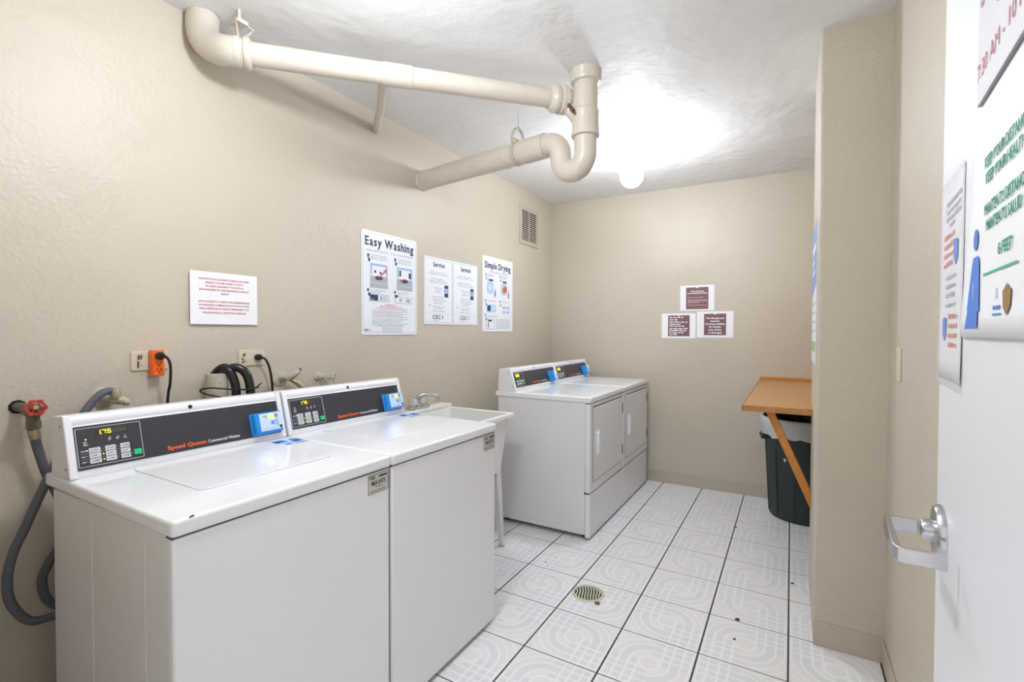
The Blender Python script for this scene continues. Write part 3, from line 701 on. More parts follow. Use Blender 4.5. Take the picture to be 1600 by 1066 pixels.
CR = [((-.192, 2.345), .013, 'dark crumb on the tile left of the wall stub'), ((-.19, 2.19), .008, 'smaller dark crumb nearer the camera left of the wall stub'),
      ((-1.17, 2.40), .006, 'tiny dark crumb between washer and floor drain'), ((.02, 2.83), .009, 'dark crumb at the foot of the wall stub'), ((-.30, 3.46), .010, 'dark fleck on a joint in front of the trash can')]
for (x, y), s_, lb in CR:
    m_ = MB(); rr_ = random.Random(int(x * 1000)); P = [(s_ * rr_.uniform(.5, 1) * math.cos(k), s_ * rr_.uniform(.5, 1) * math.sin(k)) for k in [i * 6.283 / 7 for i in range(7)]]
    m_.prism(P, .0003, s_ * .35); o = m_.build('crumb', M_debris); o.location = (x, y, 0); tag(o, lb, 'debris', 'crumbs on the floor')

# ------------------------------------------------------------------ wall vent
vt = empty('vent_grille', (XL, 3.713, 2.2), 'tan louvred air vent high on the left wall', 'vent', M=frame((XL, 3.713, 2.2), (0, 1, 0), (0, 0, 1)))
ring(MB(), rrect(-.171, .171, -.165, .165, .004, 2), rrect(-.132, .138, -.128, .132, .002, 2), 0, .009).build('vent_frame', M_base, vt, bevel=.002)
MB().box(-.134, .14, -.13, .134, .0003, .0015).build('vent_dark', M_pit, vt)
for k in range(15):
    v = -.122 + .0175 * k
    MB().loft([[(-.133, v + .010, .002), (-.133, v + .012, .002), (-.133, v + .005, .010), (-.133, v, .010)], [(.139, v + .010, .002), (.139, v + .012, .002), (.139, v + .005, .010), (.139, v, .010)]]).build('slat', M_plate, vt)
MB().box(-.006, .000, -.128, .132, .003, .009).build('vent_mullion', M_base, vt)

# ------------------------------------------------------------------ signs on the left wall
def wall_sheet(name, y0, y1, z0, z1, m, label, cat, r=.0, th=.003, lift=.0006):
    M = frame((XL + lift, y0, z0), (0, 1, 0), (0, 0, 1))
    pts = rrect(0, y1 - y0, 0, z1 - z0, r, 4) if r > 0 else [(0, 0), (y1 - y0, 0), (y1 - y0, z1 - z0), (0, z1 - z0)]
    o = MB().prism(pts, 0, th).build(name, m, None, smooth=0); o.matrix_world = M; tag(o, label, cat); o['_t'] = th
    return o
def pieces(mb):
    out = []
    par = list(range(len(mb.v)))
    def fd(i):
        while par[i] != i: par[i] = par[par[i]]; i = par[i]
        return i
    for f in mb.f:
        for k in f[1:]: par[fd(k)] = fd(f[0])
    grp = {}
    for f in mb.f: grp.setdefault(fd(f[0]), []).append(f)
    for fs in grp.values():
        ids = sorted({i for f in fs for i in f}); mp = {i: k for k, i in enumerate(ids)}
        q = MB(); q.v = [mb.v[i] for i in ids]; q.f = [tuple(mp[i] for i in f) for f in fs]; out.append(q)
    return out
def ink(mb, parent, m, name='print', lab=None):
    if name.startswith('picture_'):
        for q in pieces(mb): o = ink(q, parent, m, name[8:].rstrip('s') + '_print')
        return o
    t = parent.get('_t', .001)
    mb.v = [(a, b, c + t) for a, b, c in mb.v]
    o = mb.build(name, m, parent, smooth=0)
    if lab: o['label'] = lab
    return o
SERIF = {'E': ('L', 'L'), 'y': ('LR', ''), 'W': ('LR', ''), 'h': ('L', 'LR'), 'i': ('l', 'C'), 'n': ('l', 'LR'), 'r': ('l', 'L'), 'm': ('l', 'LCR'), 'p': ('l', 'L'), 'l': ('L', 'C'), 'D': ('L', 'L'), 'v': ('LR', ''), 'S': ('', ''), 'c': ('', '')}
def serif(txt, u, v, h, wid, al='C', bold=.045):
    """roman lettering: each glyph with slab feet and heads on its stems"""
    tmp = MB(); glyphs = []; x = 0
    for ch in txt:
        if ch == ' ': x += h * .42; continue
        g = MB(); lettering([(ch, 0, 0, h, 'L', bold)], g); xs = [p[0] for p in g.v]; ys = [p[1] for p in g.v]
        x0, x1, y0, y1 = min(xs), max(xs), min(ys), max(ys); sw = h * .11; sh = h * .055; ex = h * .07
        top, bot = SERIF.get(ch, ('', ''))
        xp = {'L': x0 + sw / 2, 'R': x1 - sw / 2, 'C': (x0 + x1) / 2, 'l': x0 + sw / 2}
        if ch == 'i': y1 = y0 + (y1 - y0) * .74; xp['l'] -= ex * .5
        for c in top:
            a = xp[c]; quad(g, a - sw / 2 - ex, a + sw / 2 + (ex if c != 'l' and ch not in 'hlED' else 0), y1 - sh * 1.3, y1, .0013)
        for c in bot:
            a = xp[c]; quad(g, a - sw / 2 - ex, a + sw / 2 + (ex if ch not in 'ED' else 0), y0, y0 + sh * 1.3, .0013)
        tmp.add([(p[0] - x0 + x, p[1], p[2]) for p in g.v], g.f); x += (x1 - x0) + h * .13
    k = wid / x; off = -wid / 2 if al == 'C' else 0
    tmp.v = [(p[0] * k + u + off, p[1] + v, p[2]) for p in tmp.v]
    return tmp
# Easy Washing
W_, H_ = .436, .567
ez = wall_sheet('instruction_sign', 1.821, 1.821 + W_, 1.267, 1.267 + H_, M_board, 'white Easy Washing instruction board, largest sign on the left wall', 'sign', r=.014, th=.004)
ink(ring(MB(), rrect(.010, W_ - .010, .012, H_ - .012, .012, 3), rrect(.0120, W_ - .0120, .0140, H_ - .0140, .010, 3), 0, .0004), ez, M_inkl, 'border_line')
ink(serif('Easy Washing', W_ / 2, .488, .050, .388), ez, M_navy, 'title_lettering', 'dark roman title lettering')
ink(lettering([('HIGH-EFFICIENCY    TOP LOAD WASHER', W_ / 2, .456, .0105, 'C', .0, .36)]), ez, M_inkg, 'subtitle_lettering')
a_, b_, c_, d_, e_, g_ = MB(), MB(), MB(), MB(), MB(), MB()
for ox in (0, .205):
    # picture of an open lid machine
    bx = .062 + ox
    poly(a_, [(bx, .355), (bx + .012, .355), (bx + .012, .285), (bx, .30)]); poly(a_, [(bx + .115, .355), (bx + .128, .355), (bx + .128, .285), (bx + .115, .28)]); quad(a_, bx, bx + .128, .352, .366)
    quad(e_, bx + .014, bx + .114, .285, .350)
    poly(c_, [(bx - .004, .238), (bx + .132, .238), (bx + .128, .284), (bx, .284)]); poly(g_, [(bx - .004, .205), (bx + .132, .205), (bx + .132, .236), (bx - .004, .236)])
    poly(b_, [(bx + .03, .268), (bx + .05, .258), (bx + .085, .262), (bx + .095, .276), (bx + .07, .288), (bx + .045, .284)], .0009)
    for k in range(3): words(d_, bx + .004, bx + .128, .418 - .013 * k, .007)
    quad(b_, bx - .022, bx - .008, .405, .425); quad(b_, bx - .016, bx - .002, .375, .398); quad(c_, bx - .024, bx - .006, .398, .406)
    quad(b_, bx - .024, bx - .010, .180, .198); quad(b_, bx - .016, bx - .000, .150, .172)
    words(d_, bx + .004, bx + .11, .186, .007); words(d_, bx + .004, bx + .09, .174, .007)
quad(b_, .13, .145, .300, .315, .0009); quad(b_, .09, .104, .305, .322, .0009); quad(b_, .365, .385, .295, .335, .0009); quad(b_, .285, .300, .305, .345, .0009)
ring(a_, rrect(.052, .205, .115, .165, .008, 3), rrect(.056, .201, .119, .161, .006, 3), 0, .0004); quad(b_, .060, .118, .121, .160); quad(c_, .064, .072, .125, .133, .0009); quad(c_, .078, .086, .125, .133, .0009); quad(b_, .136, .142, .125, .155); 
for k in range(4): quad(c_, .15 + .011 * k, .156 + .011 * k, .124, .156)
ring(a_, rrect(.247, .395, .112, .162, .008, 3), rrect(.251, .391, .116, .158, .006, 3), 0, .0004); quad(e_, .27, .385, .118, .156); quad(c_, .285, .31, .125, .15, .0009); quad(c_, .34, .378, .122, .15, .0009); quad(b_, .247, .275, .158, .170, .0009)
for q in (a_, b_, c_, d_, e_, g_): q.v = [(p[0], .088 + p[1] * .83, p[2]) for p in q.v]
ink(a_, ez, M_lblue, 'picture_frames'); ink(e_, ez, M_paper, 'picture_grounds'); ink(g_, ez, M_inkl, 'picture_front'); ink(c_, ez, M_inkl, 'picture_shading'); ink(b_, ez, M_navy, 'picture_details'); ink(d_, ez, M_inkl, 'small_print')
m_ = MB(); up = lambda L: [(x, .088 + y * .83) for x, y in L]; poly(m_, up([(.12, .276), (.126, .270), (.175, .318), (.186, .312), (.182, .336), (.158, .332), (.168, .325)]), .0012); poly(m_, up([(.285, .27), (.31, .262), (.312, .275), (.295, .285)]), .0012); ink(m_, ez, M_red, 'red_arrow')
m_ = MB()
for (v, u0, u1) in ((.166, .17, .27), (.155, .13, .31), (.144, .10, .35)): words(m_, u0, u1, v, .008)
ink(m_, ez, M_redl, 'red_print')
m_ = MB()
for k in range(5): words(m_, .075, .36 - .05 * (k % 2), .132 - .0085 * k, .0058)
for k in range(5): words(m_, .075, .36 - .04 * (k % 3), .086 - .0085 * k, .0058)
for k in range(2): words(m_, .11 + .03 * k, .32, .046 - .009 * k, .005)
for k in range(3): words(m_, .15, .31, .030 - .008 * k + .0, .005)
ink(m_, ez, M_inkl, 'body_print')
m_ = MB(); 
ink(lettering([('CSC', .016, .020, .0125, 'L', .05)]), ez, M_ink, 'logo_lettering')
quad(m_, .056, .062, .020, .032); ink(m_, ez, M_figb, 'logo_mark')
# Service / Servicio
sv = wall_sheet('service_notice', 2.325, 2.916, 1.332, 1.762, M_board, 'white double Service and Servicio notice on the left wall', 'sign', r=.008, th=.004)
m_ = MB()
for x0_, x1_ in ((.006, .288), (.300, .584)): ring(m_, rrect(x0_, x1_, .010, .420, .004, 2), rrect(x0_ + .002, x1_ - .002, .012, .418, .004, 2), 0, .0004)
quad(m_, .2925, .2955, .004, .426); ink(m_, sv, M_inkl, 'border_line')
tt = serif('Service', .15, .372, .030, .120, bold=.05); t2 = serif('Servicio', .448, .372, .030, .120, bold=.05); tt.add(t2.v, t2.f)
ink(tt, sv, M_navy, 'title_lettering')
m_ = MB(); m2 = MB(); m3 = MB(); m4 = MB()
for ox in (0, .296):
    for v, u0, u1 in ((.333, .06, .22), (.320, .04, .25), (.290, .07, .20), (.278, .05, .24), (.266, .055, .24), (.232, .10, .19), (.218, .11, .18), (.205, .10, .18), (.176, .085, .21), (.160, .085, .22), (.147, .09, .22), (.134, .10, .19), (.112, .085, .21), (.100, .10, .19), (.084, .085, .21)):
        words(m_, u0 + ox, u1 + ox, v, .0065)
    quad(m2, .205 + ox, .245 + ox, .180, .258); quad(m3, .208 + ox, .242 + ox, .205, .238, .0009); quad(m4, .19 + ox, .205 + ox, .218, .222)
    quad(m_, .012 + ox, .284 + ox, .070, .0712); quad(m2, .045 + ox, .062 + ox, .118, .122); quad(m2, .181 + ox, .188 + ox, .036, .060)
    words(m_, .085 + ox, .15 + ox, .024, .006)
ink(m_, sv, M_inkl, 'body_print'); ink(m2, sv, M_navy, 'phone_picture'); ink(m3, sv, M_lblue, 'phone_screen'); ink(m4, sv, M_redl, 'red_pointer')
ink(lettering([('CSC', .083, .036, .026, 'L', .03, .082), ('CSC', .379, .036, .026, 'L', .03, .082)]), sv, M_ink, 'logo_lettering')
# Simple Drying
sd = wall_sheet('instruction_sign', 2.983, 3.427, 1.286, 1.856, M_board, 'white Simple Drying instruction board beside the air vent', 'sign', r=.012, th=.004)
ink(serif('Simple Drying', .222, .482, .050, .385), sd, M_navy, 'title_lettering', 'dark roman title lettering')
m_, m2, m3, m4, m5 = MB(), MB(), MB(), MB(), MB()
words(m_, .09, .36, .452, .010)
for ox, oy in ((0, 0), (.205, 0)):
    words(m_, .07 + ox, .16 + ox, .432, .008); words(m_, .07 + ox, .15 + ox, .420, .008)
    quad(m2, .04 + ox, .050 + ox, .418, .440); quad(m2, .048 + ox, .060 + ox, .392, .410); quad(m2, .085 + ox, .145 + ox, .385, .400)
    poly(m3, [(.055 + ox, .285), (.15 + ox, .285), (.155 + ox, .38), (.052 + ox, .38)])
    po = [(.105 + ox + .04 * math.cos(k * .3927), .335 + .042 * math.sin(k * .3927)) for k in range(16)]; pi2 = [(.105 + ox + .03 * math.cos(k * .3927), .335 + .032 * math.sin(k * .3927)) for k in range(16)]
    ring(m4, po, pi2, .0006, .001); poly(m2, [(.165 + ox, .27), (.178 + ox, .265), (.182 + ox, .30), (.172 + ox, .34)])
    quad(m2, .036 + ox, .046 + ox, .225, .245); quad(m2, .046 + ox, .058 + ox, .198, .215); words(m_, .07 + ox, .18 + ox, .232, .008)
quad(m4, .060, .185, .150, .205); quad(m2, .066, .11, .158, .198, .001); quad(m3, .118, .178, .156, .199, .001)
for k in range(2):
    for j in range(2): quad(m4, .29 + .06 * k, .33 + .06 * k, .145 + .035 * j, .165 + .035 * j)
quad(m2, .036, .046, .115, .135); quad(m2, .044, .056, .085, .105); ring(m4, rrect(.045, .165, .018, .098, .004, 2), rrect(.049, .161, .022, .094, .003, 2), 0, .0004); quad(m2, .075, .13, .078, .09)
for k in range(7): words(m_, .19, .40, .092 - .0115 * k, .0065)
words(m_, .07, .2, .115, .008)
poly(m5, [(.285, .31), (.345, .31), (.355, .345), (.325, .365), (.29, .345)], .0014)
ink(m_, sd, M_inkl, 'small_print'); ink(m3, sd, M_lab, 'picture_grounds'); ink(m4, sd, M_lblue, 'picture_frames'); ink(m2, sd, M_navy, 'picture_details'); ink(m5, sd, mat('laundry_orange', (206, 108, 74), .6), 'laundry_picture')
m_ = MB(); poly(m_, [(.07, .035), (.085, .033), (.088, .07), (.076, .072)], .0014); ink(m_, sd, M_red, 'red_mark')
# laundry card notice
pn = wall_sheet('paper_notice', .970, 1.236, 1.312, 1.518, M_paper, 'white paper laundry card notice taped above the near outlet', 'notice', th=.0008, lift=.010)
tx = [('DO NOT PLACE LAUNDRY CARD IN MACHINE', .178, .196), ('UNLESS YOU ARE GOING TO USE IT', .164, .152), ('TO CHECK BALANCE YOU MUST GO', .150, .152), ('DOWNSTAIRS TO THE MACHINE IN SERVICE', .136, .196), ('ROOM', .122, .028),
      ('NO COLOQUE LA TARJETA DE LAVANDERIA EN', .090, .200), ('LA MAQUINA A MENOS QUE LA VAYA A USAR', .076, .200), ('PARA VERIFICAR EL SALDO DEBE BAJAR A LA', .062, .195), ('MAQUINA EN EL CUARTO DEL SERVICIO', .046, .172)]
ink(lettering([(t, .131, v - .004, .0078, 'C', .01, w) for t, v, w in tx]), pn, M_red, 'red_lettering')
MB().box(.12, .146, .19, .2, -.009, 0).build('tape', M_paper, pn)

# ------------------------------------------------------------------ three brown notices on the far wall
def back_notice(x0, x1, z0, z1, bx0, bx1, bz0, bz1, label):
    o = MB().prism([(0, 0), (x1 - x0, 0), (x1 - x0, z1 - z0), (0, z1 - z0)], 0, .0012).build('wall_notice', M_paper, None, smooth=0); o.matrix_world = frame((x0, YB - .0006, z0), (1, 0, 0), (0, 0, 1)); o['_t'] = .0012
    tag(o, label, 'notice', 'notices on the far wall')
    a, b, c, d = bx0 - x0, bx1 - x0, bz0 - z0, bz1 - z0
    m_ = MB(); poly(m_, [(a, c), (b, c), (b, d), (a + (b - a) * .58, d), (a + (b - a) * .5, d - .008), (a + (b - a) * .42, d), (a, d)], .0004); p = ink(m_, o, M_brown, 'brown_plaque')
    return o, a, b, c, d
o, a, b, c, d = back_notice(-.807, -.542, 1.464, 1.672, -.760, -.586, 1.476, 1.656, 'white sheet with brown laundry room notice, topmost of three')
cx = (a + b) / 2
ink(lettering([('Please Help Keep', cx, d - .038, .0125, 'C', .05, .100), ('Your Laundry Room Clean', cx, d - .054, .0125, 'C', .05, .155)], w=.001), o, M_labw, 'lettering')
m_ = MB()
for v, u1 in ((d - .086, .135), (d - .106, .150), (d - .117, .155), (d - .128, .09), (d - .150, .148)): words(m_, a + .014, a + .012 + u1, v, .0075, .001)
ink(m_, o, mat('print_pink', (214, 178, 182), .6), 'body_print')
o, a, b, c, d = back_notice(-.957, -.683, 1.236, 1.443, -.904, -.730, 1.252, 1.427, 'white sheet with small-print brown notice, lower left of three')
m_ = MB()
for v, u1 in ((d - .022, .11), (d - .042, .065), (d - .061, .145), (d - .079, .09), (d - .095, .12), (d - .116, .145), (d - .132, .138), (d - .149, .112), (d - .165, .06)): words(m_, a + .012, a + .012 + u1, v, .0125, .001)
ink(m_, o, M_labw, 'body_print')
o, a, b, c, d = back_notice(-.673, -.398, 1.242, 1.456, -.618, -.452, 1.262, 1.436, 'white sheet with The Management brown notice, lower right of three')
cx = (a + b) / 2
ink(lettering([(t, cx, d - .042 - .0235 * k, .0145, 'C', .06, w) for k, (t, w) in enumerate((('The Management', .138), ('Assumes', .068), ('No Responsibility', .145), ('for Articles', .090), ('Lost, Stolen', .095), ('or Damaged', .098)))], w=.001), o, M_labw, 'lettering')

# ------------------------------------------------------------------ poster on the wall stub, blank plate on the right wall
CM = frame((XCOL - .0006, 2.80, 1.15), (0, -1, 0), (0, 0, 1))
ps = MB().prism([(0, 0), (.40, 0), (.40, .62), (0, .62)], 0, .003).build('wall_poster', M_board, None, smooth=0); ps.matrix_world = CM; ps['_t'] = .003
tag(ps, 'blue and white poster on the side of the wall stub', 'poster')
m_ = MB(); poly(m_, [(.0, .30), (.40, .34), (.40, .62), (0, .62)]); ink(m_, ps, M_sky, 'blue_ground')
m_ = MB(); quad(m_, 0, .40, .05, .095); ink(m_, ps, M_gl, 'green_band')
m_ = MB(); quad(m_, .03, .3, .40, .415, .001); quad(m_, .03, .36, .50, .53, .001); quad(m_, .03, .25, .45, .465, .001); ink(m_, ps, M_paper, 'white_print')
m_ = MB(); [words(m_, .03, .37, .26 - .04 * k, .010) for k in range(4)]; ink(m_, ps, M_inkl, 'small_print')
pl = MB().prism(rrect(-.035, .035, -.0575, .0575, .004, 2), 0, .005).build('blank_plate', M_plate, None, bevel=.002); pl.matrix_world = frame((XR, 2.10, 1.176), (0, -1, 0), (0, 0, 1)); tag(pl, 'tan painted blank wall plate beside the door', 'plate')

# ------------------------------------------------------------------ sheets on the door
def door_sheet(name, pts, w, m, label, cat, th=.001):
    o = MB().prism(pts, 0, th).build(name, m, None, smooth=0); o.matrix_world = DM @ Matrix.Translation((0, 0, w)); o['_t'] = th
    return tag(o, label, cat)
s1 = door_sheet('hours_sign', [(.262, 1.556), (.64, 1.556), (.64, 1.80), (.262, 1.80)], .0005, M_sign, 'white rigid opening hours sign with red lettering on the door', 'sign', th=.0035)
ink(lettering([('7:30 AM - 10 PM', .262, 1.582, .0205, 'L', .0, .200), ('OPEN', .345, 1.629, .0205, 'L', .0), ('LAUNDRY', .276, 1.664, .0205, 'L', .0)]), s1, mat('sign_red', (190, 84, 104), .5), 'red_lettering')
m_ = MB(); m_.box(.262, .64, 1.5540, 1.556, 0, .0035); m_.build('lower_edge', M_signe, s1)
def curl(u, v, a): return a
s3 = empty('door_sheet', (0, 0, 0), 'curling white printed sheet by the door latch edge', 'notice', M=DM)
def sheet_mesh(us, vs, wf, m, name, parent):
    mb = MB(); nu, nv = 8, 10; P = []
    for j in range(nv + 1):
        for i in range(nu + 1):
            u = us(i / nu, j / nv); v = vs(i / nu, j / nv); P.append((u, v, wf(i / nu, j / nv)))
    F = [(j * (nu + 1) + i, j * (nu + 1) + i + 1, (j + 1) * (nu + 1) + i + 1, (j + 1) * (nu + 1) + i) for j in range(nv) for i in range(nu)]
    mb.add(P, F); o = mb.build(name, m, parent, smooth=60)
    sm = o.modifiers.new('thickness', 'SOLIDIFY'); sm.thickness = .0006; sm.offset = -1
    return o
sheet_mesh(lambda a, b: .004 + .176 * a, lambda a, b: 1.214 + .300 * b, lambda a, b: .0012 + .003 * (1 - b) ** 3 * abs(a - .4), M_paper, 'sheet', s3)
sheet_mesh(lambda a, b: -.002 + .188 * a, lambda a, b: 1.204 + .312 * b, lambda a, b: .0026 + .004 * (1 - b) ** 3 * abs(a - .4), M_plastic, 'clear_sleeve', s3)
m_, m2, m3 = MB(), MB(), MB()
for v in (1.478, 1.466, 1.455): words(m_, .055, .165, v, .008, .0022)
words(m_, .08, .12, 1.444, .008, .0022)
for v in (1.428, 1.414, 1.400, 1.386): words(m2, .04, .12, v, .009, .0022)
for v in (1.366, 1.352, 1.338, 1.324): words(m_, .06, .14, v, .008, .0022)
for v in (1.306, 1.292, 1.278, 1.264): words(m2, .085, .155, v, .009, .0024)
for u, v in ((.135, 1.40), (.055, 1.290)): poly(m3, [(u, v - .018), (u + .014, v - .008), (u + .016, v + .016), (u, v + .020), (u - .016, v + .016), (u - .014, v - .008)], .0024)
m_.build('grey_print', M_inkl, s3, smooth=0); m2.build('red_print', mat('ink_coral', (216, 132, 116), .6), s3, smooth=0); [q.build('blue_shield', M_figb, s3, smooth=0) for q in pieces(m3)]
s2 = empty('distance_poster', (0, 0, 0), 'KEEP YOUR DISTANCE poster with blue figure taped to the door', 'poster', M=DM)
def us2(a, b): return .190 + .07 * b * (1 - a) + .29 * a
sheet_mesh(us2, lambda a, b: 1.280 + .240 * b, lambda a, b: .0040 + .0003 * math.sin(14 * a), M_paper, 'sheet', s2)
wz = .0056
g = [('KEEP YOUR DISTANCE', .318, 1.466, .0125, 'L', .02, .150), ('KEEP YOUR HEALTH', .324, 1.448, .0125, 'L', .02, .136), ('MANTEN TU DISTANCIA', .320, 1.414, .0125, 'L', .02, .152), ('MANTEN TU SALUD', .328, 1.396, .0125, 'L', .02, .126), ('6 FEET', .379, 1.364, .0125, 'L', .02)]
lettering(g, w=wz).build('green_lettering', M_mint, s2, smooth=0)
m_ = MB(); quad(m_, .318, .445, 1.348, 1.3505, wz); m_.build('green_line', M_mint, s2, smooth=0)
m_ = MB(); poly(m_, [(.279 + .0115 * math.cos(k * .3927), 1.394 + .0125 * math.sin(k * .3927)) for k in range(16)], wz)
poly(m_, [(.268, 1.374), (.292, 1.374), (.298, 1.366), (.300, 1.310), (.293, 1.310), (.292, 1.290), (.224, 1.290), (.240, 1.312), (.236, 1.312), (.262, 1.366)], wz); m_.build('blue_figure', M_figb, s2, smooth=0)
m_ = MB(); poly(m_, [(.268, 1.345), (.270, 1.345), (.276, 1.325), (.274, 1.325)], wz + .0004); m_.build('figure_arm_line', M_paper, s2, smooth=0)
m_ = MB(); quad(m_, .360, .392, 1.303, 1.305, wz); words(m_, .362, .392, 1.309, .005, wz)
for k in range(3): poly(m_, [(.376, 1.322 + .004 * k), (.384 - .001 * k, 1.318 + .004 * k), (.376, 1.3235 + .004 * k), (.368 + .001 * k, 1.318 + .004 * k)], wz)
m_.build('blue_logo', M_figb, s2, smooth=0)
m_ = MB(); poly(m_, [(.412, 1.302), (.424, 1.310), (.427, 1.326), (.418, 1.329), (.412, 1.333), (.406, 1.329), (.398, 1.326), (.400, 1.310)], wz); m_.build('crest', M_bronze, s2, smooth=0)

# ------------------------------------------------------------------ outlets, adapter, cords
def outlet(y0, z0, label, txt):
    r = empty('wall_outlet', (XL, y0, z0), label, 'outlet', 'outlets above the washers', M=frame((XL, y0, z0), (0, 1, 0), (0, 0, 1)))
    MB().prism(rrect(0, .113, 0, .068, .004, 3), 0, .006).build('cover_plate', M_plate, r, bevel=.002)
    for u in (.037, .076): MB().prism(rrect(u - .014, u + .014, .018, .050, .010, 4), .006, .0075).build('receptacle', M_plate, r)
    m_ = lettering([(t, u, v, h, 'L', .025) for t, u, v, h in txt], w=.0078); m_.build('marker_writing', M_ink, r, smooth=0)
    return r
outlet(.781, 1.145, 'ivory outlet plate marked number 1 under the paper notice', [('#', .018, .040, .019), ('1', .018, .010, .024)])
outlet(1.158, 1.138, 'ivory outlet plate marked number 2 right of the drain hoses', [('#', .016, .042, .015), ('2-', .010, .014, .020)])
oa = empty('outlet_adapter', (XL, .832, 1.123), 'orange three-way outlet adapter on the outlet marked 1', 'adapter', M=frame((XL + .0078, .832, 1.125), (0, 1, 0), (0, 0, 1)))
MB().prism(rrect(0, .037, 0, .092, .003, 3), 0, .034).build('adapter_body', M_orange, oa, bevel=.003)
for v in (.018, .045):
    m_ = MB()
    for du in (.011, .024): m_.box(du, du + .0025, v, v + .009, .0338, .0344)
    m_.box(.0165, .021, v - .007, v - .003, .0338, .0344); m_.build('socket_slots', M_black, oa)
def cord(name, p, path, label):
    r = empty(name, p, label, 'cord', 'power cords of the washers'); I = Matrix.Translation((-p[0], -p[1], -p[2]))
    M_ = axisM(p, (1, 0, 0))
    MB().lathe([(.013, 0), (.014, .004), (.014, .018), (.010, .026), (.007, .032)], 14, M_).build('plug', M_black, r, M=I)
    MB().tube(spline(path, 6), .0048, 8).build('cable', M_black, r, M=I)
xp = XL + .0415
cord('power_cord', (xp, .850, 1.196), [(xp + .028, .850, 1.196), (xp + .042, .856, 1.192), (xp + .045, .866, 1.165), (xp + .030, .872, 1.10), (xp + .010, .872, 1.03), (xp, .872, .80), (xp - .01, .88, .5)], 'black power cord plugged into the orange adapter')
xp = XL + .0078
cord('power_cord', (xp, 1.236, 1.173), [(xp + .028, 1.236, 1.173), (xp + .04, 1.248, 1.165), (xp + .045, 1.262, 1.13), (xp + .040, 1.276, 1.07), (xp + .035, 1.282, 1.0), (xp + .02, 1.285, .75), (xp + .01, 1.29, .5)], 'black power cord plugged straight into the outlet marked 2')

# ------------------------------------------------------------------ drain standpipe with two black hoses
sp_ = empty('standpipe', (XL + .06, 1.040, 0), 'tan drain standpipe rising behind the near washer', 'pipe')
MB().lathe([(.039, .30), (.039, 1.120), (.034, 1.122), (.034, 1.05)], 24).build('pipe_wall', M_oldm, sp_)
MB().box(-.06, -.034, -.02, .02, .60, .64).build('wall_clip', M_oldm, sp_)
def dhose(y0, y1, dx, lab):
    r = empty('drain_hose', (XL + .07, y0, .3), lab, 'hose', 'black drain hoses in the standpipe'); I = Matrix.Translation((-XL - .07, -y0, -.3))
    xh = XL + dx
    pth = spline([(xh, y0, .98), (xh, y0, 1.09), (xh + .008, y0 + .008, 1.124), (xh + .035, (y0 + y1) / 2, 1.143), (xh + .058, y1 - .012, 1.118), (xh + .066, y1, 1.06), (xh + .068, y1 + .003, .95), (xh + .068, y1 + .003, .6)], 8)
    MB().tube(pth, .0165, 18).build('hose_tube', M_rubber, r, M=I)
    return r
dhose(1.034, 1.083, .046, 'black drain hose arching into the standpipe, left of the two'); dhose(1.046, 1.124, .074, 'black drain hose arching into the standpipe, right of the two')
tie = empty('cable_tie', (XL + .09, 1.08, 1.055), 'thin black tie looped around the standpipe hoses', 'tie'); I = Matrix.Translation((-XL - .09, -1.08, -1.055))
lp = [(XL + .155, 1.150, 1.062), (XL + .155, 1.10, 1.058), (XL + .14, 1.03, 1.066), (XL + .11, .985, 1.072), (XL + .085, .965, 1.062), (XL + .10, .99, 1.045), (XL + .14, 1.05, 1.03), (XL + .158, 1.10, 1.04), (XL + .13, 1.165, 1.066), (XL + .11, 1.19, 1.072)]
MB().tube(spline(lp, 6), .0032, 8).build('tie_strap', M_black, tie, M=I)

# ------------------------------------------------------------------ water valves and hoses
def wheel(mb, M, R_, n=6):
    po = []
    for k in range(n * 8):
        a = 2 * math.pi * k / (n * 8); r = R_ * (1 + .10 * math.cos(n * a)); po.append(M @ Vector((r * math.cos(a), r * math.sin(a), 0)))
    mb.tube([*po, po[0]], R_ * .16, 8)
    for k in range(n):
        a = 2 * math.pi * k / n; mb.tube([M @ Vector((R_ * .2 * math.cos(a), R_ * .2 * math.sin(a), 0)), M @ Vector((R_ * 1.02 * math.cos(a), R_ * 1.02 * math.sin(a), 0))], R_ * .13, 6)
        mb.lathe([(R_ * .05, -R_ * .2), (R_ * .2, -R_ * .12), (R_ * .2, R_ * .12), (R_ * .05, R_ * .2)], 8, M @ Matrix.Translation((R_ * 1.05 * math.cos(a), R_ * 1.05 * math.sin(a), 0)))
    mb.lathe([(R_ * .36, -R_ * .15), (R_ * .36, R_ * .1)], 14, M)
v1 = empty('water_valve', (XL, .515, 1.05), 'water valve with red wheel handle at the far left of the wall', 'valve'); I = Matrix.Translation((-XL, -.515, -1.05))
MB().tube([(XL, .497, 1.058), (XL + .04, .505, 1.056), (XL + .085, .512, 1.052)], .014, 14).build('wall_stub', M_gun, v1, M=I)
MB().lathe([(.021, 0), (.021, .002), (.016, .004)], 9, axisM((XL, .497, 1.058), (1, 0, 0))).build('escutcheon_or_hole', M_pit, v1, M=I)  # near-black disc, its colour stands in for the dark hole around the stub
mb = MB(); mb.lathe([(.015, -.03), (.021, -.015), (.021, .015), (.015, .03)], 16, axisM((XL + .07, .511, 1.052), (1, .1, 0))); mb.tube([(XL + .065, .512, 1.05), (XL + .062, .514, 1.015)], .016, 14); mb.lathe([(.018, -.022), (.018, .0)], 6, Matrix.Translation((XL + .062, .5145, 1.018))); mb.build('valve_body', M_gun, v1, M=I)
mb = MB(); wheel(mb, axisM((XL + .112, .507, 1.063), (.86, -.35, .18)), .0205); mb.build('wheel_handle', M_redv, v1, M=I)['label'] = 'red scalloped wheel'
